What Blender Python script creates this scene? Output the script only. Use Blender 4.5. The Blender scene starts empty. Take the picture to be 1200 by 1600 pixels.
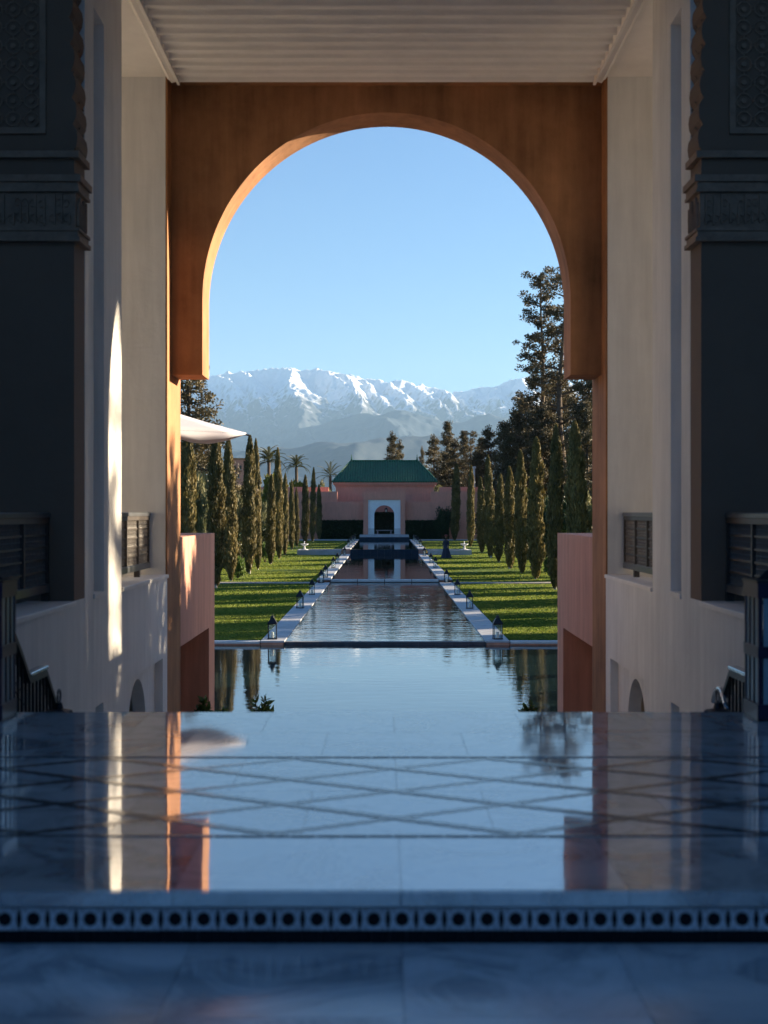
import bpy, math, random
import numpy as np
from math import radians, sin, cos, pi, sqrt
from mathutils import noise as mnoise, Vector

random.seed(7)
rng = np.random.default_rng(7)
sc = bpy.context.scene
col = sc.collection

# ------------------------------------------------------------------ camera
CAMX = -0.03
cam_d = bpy.data.cameras.new("camera")
cam_d.sensor_fit = 'HORIZONTAL'
cam_d.sensor_width = 24.0
cam_d.lens = 44.0
cam_d.clip_start = 0.05
cam_d.clip_end = 90000.0
cam_d.dof.use_dof = True
cam_d.dof.focus_distance = 60.0
cam_d.dof.aperture_fstop = 2.8
cam = bpy.data.objects.new("camera", cam_d)
cam.location = (CAMX, 0, 0)
cam.rotation_euler = (radians(90), 0, 0)
col.objects.link(cam)
sc.camera = cam

# ------------------------------------------------------------------ light
SUN_AZ = radians(25.0)      # from +X towards +Y
SUN_EL = radians(13.0)
world = bpy.data.worlds.new("World")
sc.world = world
world.use_nodes = True
wn = world.node_tree
wn.nodes.clear()
w_out = wn.nodes.new('ShaderNodeOutputWorld')
w_bg = wn.nodes.new('ShaderNodeBackground')
w_sky = wn.nodes.new('ShaderNodeTexSky')
w_sky.sky_type = 'NISHITA'
w_sky.sun_disc = False
w_sky.sun_elevation = SUN_EL
w_sky.sun_rotation = radians(90) - SUN_AZ
w_sky.altitude = 0
w_sky.air_density = 1.0
w_sky.dust_density = 0.3
w_sky.ozone_density = 5.4
w_bg.inputs['Strength'].default_value = 0.05
wn.links.new(w_sky.outputs[0], w_bg.inputs['Color'])
wn.links.new(w_bg.outputs[0], w_out.inputs['Surface'])

sun_d = bpy.data.lights.new("sun", 'SUN')
sun_d.energy = 5.0
sun_d.angle = radians(0.5)
sun_d.color = (1.0, 0.82, 0.58)
sun = bpy.data.objects.new("sun", sun_d)
S = Vector((cos(SUN_EL) * cos(SUN_AZ), cos(SUN_EL) * sin(SUN_AZ), sin(SUN_EL)))
sun.rotation_euler = S.to_track_quat('Z', 'Y').to_euler()
sun.location = (40, 20, 30)
col.objects.link(sun)

vs = sc.view_settings
vs.view_transform = 'Standard'
vs.look = 'None'
vs.exposure = 2.05
vs.gamma = 1.0
vs.use_curve_mapping = False
sc.render.engine = 'CYCLES'
cy = sc.cycles
cy.max_bounces = 10
cy.diffuse_bounces = 6
cy.glossy_bounces = 4
cy.transmission_bounces = 4
cy.transparent_max_bounces = 8
cy.sample_clamp_indirect = 8.0
try:
    cy.use_denoising = True
    cy.denoiser = 'OPENIMAGEDENOISE'
except Exception:
    pass

# ------------------------------------------------------------------ helpers
F = 2200.0
def PX(px, d): return (px - 600.0) * d / F + CAMX
def PZ(py, d): return (800.0 - py) * d / F

class MB:
    """collects faces, one mesh object at the end"""
    def __init__(self): self.v = []; self.f = []; self.m = []
    def add(self, vs, fs, mi=0):
        o = len(self.v)
        self.v.extend([tuple(p) for p in vs])
        self.f.extend([tuple(i + o for i in f) for f in fs])
        self.m.extend([mi] * len(fs))
        return self
    def box(self, x0, x1, y0, y1, z0, z1, mi=0, b=0.0):
        if x0 > x1: x0, x1 = x1, x0
        if y0 > y1: y0, y1 = y1, y0
        if z0 > z1: z0, z1 = z1, z0
        if b <= 0:
            self.add([(x0,y0,z0),(x1,y0,z0),(x1,y1,z0),(x0,y1,z0),(x0,y0,z1),(x1,y0,z1),(x1,y1,z1),(x0,y1,z1)],
                 [(0,3,2,1),(4,5,6,7),(0,1,5,4),(1,2,6,5),(2,3,7,6),(3,0,4,7)], mi)
        else:   # top edges chamfered
            self.add([(x0,y0,z0),(x1,y0,z0),(x1,y1,z0),(x0,y1,z0),
                      (x0,y0,z1-b),(x1,y0,z1-b),(x1,y1,z1-b),(x0,y1,z1-b),
                      (x0+b,y0+b,z1),(x1-b,y0+b,z1),(x1-b,y1-b,z1),(x0+b,y1-b,z1)],
                 [(0,3,2,1),(8,9,10,11),(0,1,5,4),(1,2,6,5),(2,3,7,6),(3,0,4,7),
                  (4,5,9,8),(5,6,10,9),(6,7,11,10),(7,4,8,11)], mi)
        return self
    def prism(self, poly, axis, a, b, mi=0):
        n = len(poly)
        def p(u, w, t):
            return {'y': (u, t, w), 'x': (t, u, w), 'z': (u, w, t)}[axis]
        vs = [p(u, w, a) for u, w in poly] + [p(u, w, b) for u, w in poly]
        fs = [tuple(range(n)), tuple(range(2*n-1, n-1, -1))]
        fs += [(i, (i+1) % n, n + (i+1) % n, n + i)[::-1] for i in range(n)]
        return self.add(vs, fs, mi)
    def tube(self, pts, rad, seg=8, mi=0, cap=True):
        pts = [Vector(p) for p in pts]
        if not hasattr(rad, '__len__'): rad = [rad] * len(pts)
        rings = []
        for i, p in enumerate(pts):
            t = (pts[min(i+1, len(pts)-1)] - pts[max(i-1, 0)]).normalized()
            up = Vector((0, 0, 1)) if abs(t.z) < 0.9 else Vector((1, 0, 0))
            a = t.cross(up).normalized(); b = t.cross(a)
            rings.append([p + (a * cos(2*pi*k/seg) + b * sin(2*pi*k/seg)) * rad[i] for k in range(seg)])
        vs = [q for r in rings for q in r]
        fs = []
        for i in range(len(pts) - 1):
            for k in range(seg):
                fs.append((i*seg+k, i*seg+(k+1) % seg, (i+1)*seg+(k+1) % seg, (i+1)*seg+k))
        if cap:
            fs.append(tuple(range(seg))[::-1]); fs.append(tuple(range((len(pts)-1)*seg, len(pts)*seg)))
        return self.add(vs, fs, mi)
    def lathe(self, prof, c=(0,0,0), seg=16, mi=0, sx=1, sy=1):
        vs = []; fs = []
        for r, z in prof:
            for k in range(seg):
                vs.append((c[0] + r*sx*cos(2*pi*k/seg), c[1] + r*sy*sin(2*pi*k/seg), c[2] + z))
        for i in range(len(prof)-1):
            for k in range(seg):
                fs.append((i*seg+k, i*seg+(k+1) % seg, (i+1)*seg+(k+1) % seg, (i+1)*seg+k))
        fs.append(tuple(range(seg))[::-1]); fs.append(tuple(range((len(prof)-1)*seg, len(prof)*seg)))
        return self.add(vs, fs, mi)
    def mesh(self, name, mats, smooth=False):
        me = bpy.data.meshes.new(name)
        me.from_pydata(self.v, [], self.f)
        if not isinstance(mats, (list, tuple)): mats = [mats]
        for m in mats: me.materials.append(m)
        if len(mats) > 1: me.polygons.foreach_set('material_index', self.m)
        if smooth: me.polygons.foreach_set('use_smooth', [True] * len(self.f))
        me.update()
        return me
    def build(self, name, mats, parent=None, smooth=False, loc=None):
        return link(name, self.mesh(name, mats, smooth), parent, loc)

def link(name, me, parent=None, loc=None):
    o = bpy.data.objects.new(name, me)
    col.objects.link(o)
    if parent is not None: o.parent = parent
    if loc is not None: o.location = loc
    return o

def tag(o, label=None, cat=None, group=None, kind=None):
    if label: o['label'] = label
    if cat: o['category'] = cat
    if group: o['group'] = group
    if kind: o['kind'] = kind
    return o

def thing(name, loc, label, cat, group=None, rz=0.0):
    o = bpy.data.objects.new(name, None)
    o.empty_display_size = 0.2
    col.objects.link(o)
    o.location = loc; o.rotation_euler = (0, 0, rz)
    return tag(o, label, cat, group)

def kids(o): return [c for c in bpy.data.objects if c.parent is o]
def copy_tree(src, parent=None, _idx=None):
    if _idx is None:
        _idx = {}
        for c in bpy.data.objects:
            if c.parent is not None: _idx.setdefault(c.parent.name, []).append(c)
    c = src.copy(); col.objects.link(c)
    if parent is not None: c.parent = parent
    for ch in _idx.get(src.name, []): copy_tree(ch, c, _idx)
    return c

def structure(o): o['kind'] = 'structure'; return o

# ------------------------------------------------------------------ materials
def new_mat(name):
    m = bpy.data.materials.new(name); m.use_nodes = True
    nt = m.node_tree
    return m, nt, nt.nodes['Principled BSDF']

def node(nt, t, **kw):
    n = nt.nodes.new(t)
    for k, v in kw.items():
        if k in ('inp',):
            for a, b in v.items(): n.inputs[a].default_value = b
        else: setattr(n, k, v)
    return n

def plaster(name, c, var=0.12, scale=1.4, rough=0.85, bump=0.25, streak=0.0, grain=60.0, spec=0.3):
    m, nt, bs = new_mat(name)
    g = node(nt, 'ShaderNodeNewGeometry')
    n1 = node(nt, 'ShaderNodeTexNoise', inp={'Scale': scale, 'Detail': 8.0, 'Roughness': 0.65})
    nt.links.new(g.outputs['Position'], n1.inputs['Vector'])
    fac = n1.outputs['Fac']
    if streak > 0:
        mp = node(nt, 'ShaderNodeMapping'); mp.inputs['Scale'].default_value = (5.0, 5.0, 0.5)
        nt.links.new(g.outputs['Position'], mp.inputs['Vector'])
        n2 = node(nt, 'ShaderNodeTexNoise', inp={'Scale': 1.6, 'Detail': 6.0, 'Roughness': 0.6})
        nt.links.new(mp.outputs[0], n2.inputs['Vector'])
        mx = node(nt, 'ShaderNodeMix'); mx.inputs['Factor'].default_value = streak
        nt.links.new(n1.outputs['Fac'], mx.inputs[2]); nt.links.new(n2.outputs['Fac'], mx.inputs[3])
        fac = mx.outputs[0]
    cr = node(nt, 'ShaderNodeValToRGB')
    lo = [max(0, x * (1 - var * 1.6)) for x in c]; hi = [min(1, x * (1 + var)) for x in c]
    cr.color_ramp.elements[0].position = 0.3; cr.color_ramp.elements[0].color = (*lo, 1)
    cr.color_ramp.elements[1].position = 0.7; cr.color_ramp.elements[1].color = (*hi, 1)
    nt.links.new(fac, cr.inputs[0]); nt.links.new(cr.outputs[0], bs.inputs['Base Color'])
    bs.inputs['Roughness'].default_value = rough
    bs.inputs['Specular IOR Level'].default_value = spec
    if bump > 0:
        n3 = node(nt, 'ShaderNodeTexNoise', inp={'Scale': grain, 'Detail': 4.0})
        nt.links.new(g.outputs['Position'], n3.inputs['Vector'])
        bp = node(nt, 'ShaderNodeBump', inp={'Strength': bump, 'Distance': 0.004})
        n4 = node(nt, 'ShaderNodeTexNoise', inp={'Scale': 3.2, 'Detail': 5.0, 'Roughness': 0.55, 'Distortion': 0.8})
        nt.links.new(g.outputs['Position'], n4.inputs['Vector'])
        ad = node(nt, 'ShaderNodeMath', operation='MULTIPLY_ADD'); ad.inputs[1].default_value = 6.0
        nt.links.new(n4.outputs['Fac'], ad.inputs[0]); nt.links.new(n3.outputs['Fac'], ad.inputs[2])
        nt.links.new(ad.outputs[0], bp.inputs['Height']); nt.links.new(bp.outputs[0], bs.inputs['Normal'])
    return m

def plain(name, c, rough=0.5, metal=0.0, spec=0.5, var=0.0, scale=8.0, bump=0.0):
    if var > 0: 
        m = plaster(name, c, var, scale, rough, bump, spec=spec)
        m.node_tree.nodes['Principled BSDF'].inputs['Metallic'].default_value = metal
        return m
    m, nt, bs = new_mat(name)
    bs.inputs['Base Color'].default_value = (*c, 1)
    bs.inputs['Roughness'].default_value = rough
    bs.inputs['Metallic'].default_value = metal
    bs.inputs['Specular IOR Level'].default_value = spec
    return m

def marble(name, c, vein, rough=0.06, ior=1.7):
    m, nt, bs = new_mat(name)
    g = node(nt, 'ShaderNodeNewGeometry'); oi = node(nt, 'ShaderNodeObjectInfo')
    ml = node(nt, 'ShaderNodeVectorMath', operation='MULTIPLY_ADD')
    ml.inputs[1].default_value = (37, 17, 11)
    cb = node(nt, 'ShaderNodeCombineXYZ')
    for i in range(3): nt.links.new(oi.outputs['Random'], cb.inputs[i])
    nt.links.new(cb.outputs[0], ml.inputs[0]); nt.links.new(g.outputs['Position'], ml.inputs[2])
    n1 = node(nt, 'ShaderNodeTexNoise', inp={'Scale': 2.2, 'Detail': 10.0, 'Roughness': 0.7, 'Distortion': 1.2})
    nt.links.new(ml.outputs[0], n1.inputs['Vector'])
    cr = node(nt, 'ShaderNodeValToRGB')
    e = cr.color_ramp.elements
    e[0].position = 0.40; e[0].color = (*vein, 1)
    e[1].position = 0.56; e[1].color = (*c, 1)
    e2 = e.new(0.47); e2.color = (*[0.6*a + 0.4*b for a, b in zip(c, vein)], 1)
    nt.links.new(n1.outputs['Fac'], cr.inputs[0])
    hv = node(nt, 'ShaderNodeHueSaturation')
    mr = node(nt, 'ShaderNodeMapRange', inp={'To Min': 0.82, 'To Max': 1.12})
    nt.links.new(oi.outputs['Random'], mr.inputs[0]); nt.links.new(mr.outputs[0], hv.inputs['Value'])
    nt.links.new(cr.outputs[0], hv.inputs['Color']); nt.links.new(hv.outputs[0], bs.inputs['Base Color'])
    n2 = node(nt, 'ShaderNodeTexNoise', inp={'Scale': 5.0, 'Detail': 5.0})
    nt.links.new(g.outputs['Position'], n2.inputs['Vector'])
    m2 = node(nt, 'ShaderNodeMapRange', inp={'To Min': rough*0.5, 'To Max': rough*1.7})
    nt.links.new(n2.outputs['Fac'], m2.inputs[0]); rr = node(nt, 'ShaderNodeMath', operation='MULTIPLY_ADD'); rr.inputs[1].default_value = rough*0.6
    nt.links.new(oi.outputs['Random'], rr.inputs[0]); nt.links.new(m2.outputs[0], rr.inputs[2])
    nt.links.new(rr.outputs[0], bs.inputs['Roughness'])
    n3 = node(nt, 'ShaderNodeTexNoise', inp={'Scale': 2.5, 'Detail': 2.0})
    nt.links.new(g.outputs['Position'], n3.inputs['Vector'])
    bp = node(nt, 'ShaderNodeBump', inp={'Strength': 0.03, 'Distance': 0.02})
    nt.links.new(n3.outputs['Fac'], bp.inputs['Height']); nt.links.new(bp.outputs[0], bs.inputs['Normal'])
    bs.inputs['IOR'].default_value = ior
    return m

def foliage(name, c1, c2, trans=0.25, scale=0.8, rough=0.6):
    m, nt, bs = new_mat(name)
    out = nt.nodes['Material Output']
    g = node(nt, 'ShaderNodeNewGeometry'); oi = node(nt, 'ShaderNodeObjectInfo')
    n1 = node(nt, 'ShaderNodeTexNoise', inp={'Scale': scale, 'Detail': 4.0, 'Roughness': 0.7})
    nt.links.new(g.outputs['Position'], n1.inputs['Vector'])
    ad = node(nt, 'ShaderNodeMath', operation='MULTIPLY_ADD'); ad.inputs[1].default_value = 0.35
    nt.links.new(g.outputs['Random Per Island'], ad.inputs[0]); nt.links.new(n1.outputs['Fac'], ad.inputs[2])
    cr = node(nt, 'ShaderNodeValToRGB')
    cr.color_ramp.elements[0].position = 0.42; cr.color_ramp.elements[0].color = (*c1, 1)
    cr.color_ramp.elements[1].position = 0.95; cr.color_ramp.elements[1].color = (*c2, 1)
    nt.links.new(ad.outputs[0], cr.inputs[0])
    hv = node(nt, 'ShaderNodeHueSaturation')
    mr = node(nt, 'ShaderNodeMapRange', inp={'To Min': 0.8, 'To Max': 1.2})
    nt.links.new(oi.outputs['Random'], mr.inputs[0]); nt.links.new(mr.outputs[0], hv.inputs['Value'])
    nt.links.new(cr.outputs[0], hv.inputs['Color']); nt.links.new(hv.outputs[0], bs.inputs['Base Color'])
    bs.inputs['Roughness'].default_value = rough; bs.inputs['Specular IOR Level'].default_value = 0.3
    tr = node(nt, 'ShaderNodeBsdfTranslucent'); nt.links.new(hv.outputs[0], tr.inputs['Color'])
    mx = node(nt, 'ShaderNodeMixShader'); mx.inputs[0].default_value = trans
    nt.links.new(bs.outputs[0], mx.inputs[1]); nt.links.new(tr.outputs[0], mx.inputs[2])
    nt.links.new(mx.outputs[0], out.inputs['Surface'])
    return m

def water(name, c, ior, sx, sy, scale, strength, dist=0.05, rough=0.015):
    m, nt, bs = new_mat(name)
    g = node(nt, 'ShaderNodeNewGeometry')
    mp = node(nt, 'ShaderNodeMapping'); mp.inputs['Scale'].default_value = (sx, sy, 1)
    nt.links.new(g.outputs['Position'], mp.inputs['Vector'])
    n1 = node(nt, 'ShaderNodeTexNoise', inp={'Scale': scale, 'Detail': 3.0, 'Roughness': 0.55})
    nt.links.new(mp.outputs[0], n1.inputs['Vector'])
    n2 = node(nt, 'ShaderNodeTexNoise', inp={'Scale': scale * 0.13, 'Detail': 2.0})
    nt.links.new(mp.outputs[0], n2.inputs['Vector'])
    mu = node(nt, 'ShaderNodeMath', operation='MULTIPLY')
    nt.links.new(n1.outputs['Fac'], mu.inputs[0]); nt.links.new(n2.outputs['Fac'], mu.inputs[1])
    bp = node(nt, 'ShaderNodeBump', inp={'Strength': strength, 'Distance': dist})
    nt.links.new(mu.outputs[0], bp.inputs['Height']); nt.links.new(bp.outputs[0], bs.inputs['Normal'])
    bs.inputs['Base Color'].default_value = (*c, 1)
    bs.inputs['Roughness'].default_value = rough
    bs.inputs['IOR'].default_value = ior
    return m

M = {}
M['cream'] = plaster('cream plaster', (0.77, 0.745, 0.71), 0.10, 1.5, streak=0.6, bump=0.35, grain=22)
M['cream_dark'] = plaster('dark tadelakt plaster', (0.20, 0.135, 0.095), 0.06, 1.2, bump=0.15)
M['hall'] = plaster('grey hall plaster', (0.34, 0.34, 0.34), 0.06, 1.2, bump=0.15)
M['carved'] = plaster('carved stucco', (0.30, 0.21, 0.15), 0.18, 9.0, bump=0.5)
M['terra'] = plaster('terracotta render', (0.38, 0.18, 0.082), 0.36, 0.9, streak=0.35, bump=0.3, grain=30)
M['terra_pink'] = plaster('weathered pink render', (0.58, 0.29, 0.205), 0.16, 1.8, streak=0.75, bump=0.3, grain=30)
M['pink'] = plaster('pink garden render', (0.72, 0.31, 0.22), 0.12, 0.6, streak=0.5)
M['white'] = plaster('white carved plaster', (0.88, 0.88, 0.88), 0.04, 3.0)
M['ceil'] = plaster('painted ceiling', (0.84, 0.79, 0.73), 0.05, 2.0, rough=0.6)
M['stone'] = plaster('pale paving stone', (0.42, 0.43, 0.45), 0.16, 1.3, rough=0.6)
M['coping'] = plaster('white coping stone', (0.60, 0.60, 0.60), 0.12, 1.1, rough=0.55)
M['court'] = plaster('court paving', (0.55, 0.50, 0.44), 0.15, 1.0)
M['gravel'] = plaster('path gravel', (0.34, 0.30, 0.26), 0.2, 3.0)
M['earth'] = plaster('dry earth', (0.22, 0.17, 0.11), 0.3, 0.05)
M['marble'] = marble('polished grey marble', (0.42, 0.50, 0.53), (0.19, 0.24, 0.27), 0.03, 4.8)
M['marble_low'] = marble('worn grey marble', (0.54, 0.63, 0.68), (0.30, 0.38, 0.43), 0.14, 1.6)
M['joint'] = plain('grey grout', (0.17, 0.18, 0.19), 0.7)
M['inlay'] = plain('dark inlay stone', (0.06, 0.08, 0.095), 0.12, var=0.35, scale=25)
M['tile_white'] = plain('white glazed tile', (0.66, 0.72, 0.78), 0.2, var=0.10, scale=14)
M['tile_black'] = plain('black glazed tile', (0.008, 0.010, 0.014), 0.45, spec=0.15)
M['tile_navy'] = plain('navy pool tile', (0.005, 0.028, 0.055), 0.4, spec=0.2, var=0.35, scale=5)
M['tile_slate'] = plain('slate pool tile', (0.035, 0.055, 0.075), 0.3, var=0.3, scale=4)
M['roof'] = plain('green glazed tile', (0.006, 0.125, 0.052), 0.5, var=0.35, scale=3.0)
M['iron'] = plain('black iron', (0.018, 0.02, 0.024), 0.42, metal=0.4)
M['iron_navy'] = plain('dark blue metal', (0.012, 0.014, 0.045), 0.35, metal=0.3)
M['wood'] = plain('dark turned cedar', (0.055, 0.042, 0.034), 0.45, var=0.25, scale=20)
M['spindle'] = plain('lit-toned turned cedar', (0.17, 0.15, 0.135), 0.4, var=0.2, scale=20)  # cedar painted paler, standing in for light caught on the spindles
M['rail_top'] = plain('grey rail top', (0.10, 0.105, 0.115), 0.28, var=0.2, scale=10)  # greyer and lighter than the dark cedar rails
M['steel'] = plain('polished rail cap', (0.55, 0.58, 0.6), 0.22, metal=0.8)
M['candle'] = plain('candle wax', (0.75, 0.70, 0.60), 0.5)
M['cloth'] = plain('white canvas', (0.50, 0.49, 0.54), 0.85)  # white cloth greyed and tinted lavender, its shade put into the colour
M['bark'] = plaster('tree bark', (0.12, 0.085, 0.06), 0.3, 6.0)
M['bark_pale'] = plaster('limewashed bark', (0.42, 0.40, 0.36), 0.3, 5.0)
M['cypress'] = foliage('cypress foliage', (0.050, 0.054, 0.020), (0.25, 0.19, 0.065), 0.22, 1.3)
M['conifer'] = foliage('dark conifer foliage', (0.034, 0.036, 0.018), (0.15, 0.112, 0.055), 0.22, 0.5)
M['olive'] = foliage('olive foliage', (0.09, 0.10, 0.045), (0.26, 0.245, 0.12), 0.30, 0.5)
M['citrus'] = foliage('bright shrub foliage', (0.08, 0.095, 0.012), (0.27, 0.24, 0.035), 0.35, 0.4)
M['hedge'] = foliage('hedge foliage', (0.012, 0.028, 0.010), (0.035, 0.062, 0.02), 0.15, 1.0)
M['palm'] = foliage('palm foliage', (0.035, 0.05, 0.018), (0.11, 0.11, 0.05), 0.2, 0.6)
M['shrub'] = foliage('laurel foliage', (0.05, 0.10, 0.018), (0.14, 0.20, 0.045), 0.3, 2.0)
M['dress'] = plain('dark blue dress', (0.014, 0.024, 0.05), 0.8)
M['skin'] = plain('skin', (0.36, 0.21, 0.14), 0.5)
M['hair'] = plain('dark hair', (0.02, 0.014, 0.01), 0.5)
M['hat'] = plain('red felt hat', (0.22, 0.05, 0.035), 0.8)
M['leather'] = plain('dark shoe', (0.02, 0.018, 0.016), 0.5)
M['void'] = plaster('dim room render', (0.42, 0.18, 0.05), 0.15, 2.0)

m, nt, bs = new_mat('lantern glass')
bs.inputs['Base Color'].default_value = (0.75, 0.86, 0.90, 1)
bs.inputs['Roughness'].default_value = 0.04
bs.inputs['Transmission Weight'].default_value = 0.85
bs.inputs['IOR'].default_value = 1.25
M['glass'] = m
m, nt, bs = new_mat('frosted blue glass')
bs.inputs['Base Color'].default_value = (0.34, 0.48, 0.54, 1)
bs.inputs['Roughness'].default_value = 0.25
bs.inputs['Transmission Weight'].default_value = 0.35
M['blueglass'] = m

M['water_near'] = water('still pool water', (0.012, 0.028, 0.034), 2.8, 0.55, 1.0, 2.6, 0.16, 0.05)
M['water_mid'] = water('rippled pool water', (0.014, 0.024, 0.028), 4.0, 0.55, 1.0, 2.2, 0.26, 0.08)
M['water_far'] = water('dark pool water', (0.008, 0.014, 0.018), 1.45, 0.6, 1.0, 2.0, 0.12, 0.05)

# lawn
m, nt, bs = new_mat('mown grass')
g = node(nt, 'ShaderNodeNewGeometry')
n1 = node(nt, 'ShaderNodeTexNoise', inp={'Scale': 0.35, 'Detail': 9.0, 'Roughness': 0.75})
nt.links.new(g.outputs['Position'], n1.inputs['Vector'])
cr = node(nt, 'ShaderNodeValToRGB')
cr.color_ramp.elements[0].position = 0.32; cr.color_ramp.elements[0].color = (0.050, 0.098, 0.016, 1)
cr.color_ramp.elements[1].position = 0.70; cr.color_ramp.elements[1].color = (0.115, 0.160, 0.030, 1)
nt.links.new(n1.outputs['Fac'], cr.inputs[0]); nt.links.new(cr.outputs[0], bs.inputs['Base Color'])
n2 = node(nt, 'ShaderNodeTexNoise', inp={'Scale': 14.0, 'Detail': 6.0, 'Roughness': 0.8})
nt.links.new(g.outputs['Position'], n2.inputs['Vector'])
bp = node(nt, 'ShaderNodeBump', inp={'Strength': 1.0, 'Distance': 0.06})
nt.links.new(n2.outputs['Fac'], bp.inputs['Height']); nt.links.new(bp.outputs[0], bs.inputs['Normal'])
bs.inputs['Roughness'].default_value = 0.9; bs.inputs['Specular IOR Level'].default_value = 0.1
M['grass'] = m
M['blade'] = foliage('grass blade', (0.07, 0.135, 0.016), (0.27, 0.285, 0.052), 0.35, 0.30, 0.8)

# mountain: rock with snow above a ragged line
def mountain_mat(name, snow_lo, snow_hi, rock1, rock2):
    m, nt, bs = new_mat(name)
    g = node(nt, 'ShaderNodeNewGeometry')
    sp = node(nt, 'ShaderNodeSeparateXYZ'); nt.links.new(g.outputs['Position'], sp.inputs[0])
    n1 = node(nt, 'ShaderNodeTexNoise', inp={'Scale': 0.0022, 'Detail': 10.0, 'Roughness': 0.72})
    nt.links.new(g.outputs['Position'], n1.inputs['Vector'])
    n2 = node(nt, 'ShaderNodeTexNoise', inp={'Scale': 0.009, 'Detail': 8.0, 'Roughness': 0.75})
    nt.links.new(g.outputs['Position'], n2.inputs['Vector'])
    rk = node(nt, 'ShaderNodeValToRGB')
    rk.color_ramp.elements[0].position = 0.35; rk.color_ramp.elements[0].color = (*rock1, 1)
    rk.color_ramp.elements[1].position = 0.65; rk.color_ramp.elements[1].color = (*rock2, 1)
    nt.links.new(n2.outputs['Fac'], rk.inputs[0])
    # altitude + noise
    al = node(nt, 'ShaderNodeMapRange', inp={'From Min': snow_lo, 'From Max': snow_hi, 'To Min': -0.35, 'To Max': 0.75})
    al.clamp = True
    nt.links.new(sp.outputs[2], al.inputs[0])
    a1 = node(nt, 'ShaderNodeMath', operation='ADD'); nt.links.new(al.outputs[0], a1.inputs[0]); nt.links.new(n1.outputs['Fac'], a1.inputs[1])
    sn = node(nt, 'ShaderNodeSeparateXYZ'); nt.links.new(g.outputs['Normal'], sn.inputs[0])
    st = node(nt, 'ShaderNodeMapRange', inp={'From Min': 0.45, 'From Max': 0.9, 'To Min': -0.30, 'To Max': 0.12})
    nt.links.new(sn.outputs[2], st.inputs[0])
    a2 = node(nt, 'ShaderNodeMath', operation='ADD'); nt.links.new(a1.outputs[0], a2.inputs[0]); nt.links.new(st.outputs[0], a2.inputs[1])
    n2s = node(nt, 'ShaderNodeMath', operation='MULTIPLY_ADD'); n2s.inputs[1].default_value = 0.3; n2s.inputs[2].default_value = -0.15
    nt.links.new(n2.outputs['Fac'], n2s.inputs[0])
    a3 = node(nt, 'ShaderNodeMath', operation='ADD'); nt.links.new(a2.outputs[0], a3.inputs[0]); nt.links.new(n2s.outputs[0], a3.inputs[1])
    fr = node(nt, 'ShaderNodeMapRange', inp={'From Min': 0.56, 'From Max': 0.86}); nt.links.new(a3.outputs[0], fr.inputs[0])
    mx = node(nt, 'ShaderNodeMix', data_type='RGBA'); mx.inputs[7].default_value = (0.74, 0.77, 0.82, 1)
    nt.links.new(fr.outputs[0], mx.inputs[0]); nt.links.new(rk.outputs[0], mx.inputs[6])
    nt.links.new(mx.outputs[2], bs.inputs['Base Color'])
    bs.inputs['Roughness'].default_value = 0.9; bs.inputs['Specular IOR Level'].default_value = 0.1
    return m
M['mountain'] = mountain_mat('snowy rock', 900, 2350, (0.028, 0.042, 0.055), (0.085, 0.09, 0.095))
M['foothill'] = mountain_mat('bare foothill rock', 1000, 2600, (0.020, 0.034, 0.048), (0.05, 0.062, 0.07))
# ================================================================== STRUCTURE
XW, ZC, ZL, ZF, ZLOW = 2.57, 5.10, -0.73, -1.08, -1.235
YN, YE, DA = 4.02, 7.6, 16.5
ZG = -3.9                       # court level
SIDE = {-1: 'left', 1: 'right'}

def arc(cx, cz, rx, rz, a0, a1, n):
    return [(cx + rx*cos(a0 + (a1-a0)*i/n), cz + rz*sin(a0 + (a1-a0)*i/n)) for i in range(n+1)]

# ---- far ground
g_ = MB(); g_.box(-5000, 5000, -39, 26400, -8.9, -5.2); structure(g_.build('ground', M['earth']))

# ---- hall shell: an open court behind the camera, a roofed hall in front of the portal
b = MB()
b.box(-7.3, 7.3, -26.3, -26.0, -1.6, 3.2)
b.box(-7.3, -7.0, -26.0, 12.2, -4.2, 6.9)
b.box(7.0, 7.3, -26.0, 12.2, -4.2, 10.4)
structure(b.build('hall_wall', M['hall']))
b = MB()
for s in (-1, 1):
    b.box(s*7.0, s*7.3, 12.2, 16.499, -4.2, ZF - 0.3); b.box(s*7.0, s*7.3, 12.2, 16.499, 4.5, 5.1)
    b.box(s*7.0, s*7.3, 13.0 if s < 0 else 12.85, 16.499, ZF - 0.3, 4.5)
structure(b.build('gallery_wall', M['cream']))
b = MB(); b.box(-7.3, 7.3, 6.8, 11.95, 6.6, 6.9); structure(b.build('hall_ceiling', M['hall']))

# ---- lower marble floor (foreground)
base = MB(); base.box(-7, 7, -26, YN + 0.02, ZLOW - 0.25, ZLOW - 0.012)
lowf = structure(base.build('lower_floor', M['joint']))
sl = MB(); sl.box(0, 0.6018, 0, 0.6018, -0.012, 0)
slm = sl.mesh('floor_slab', M['marble_low'])
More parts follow.
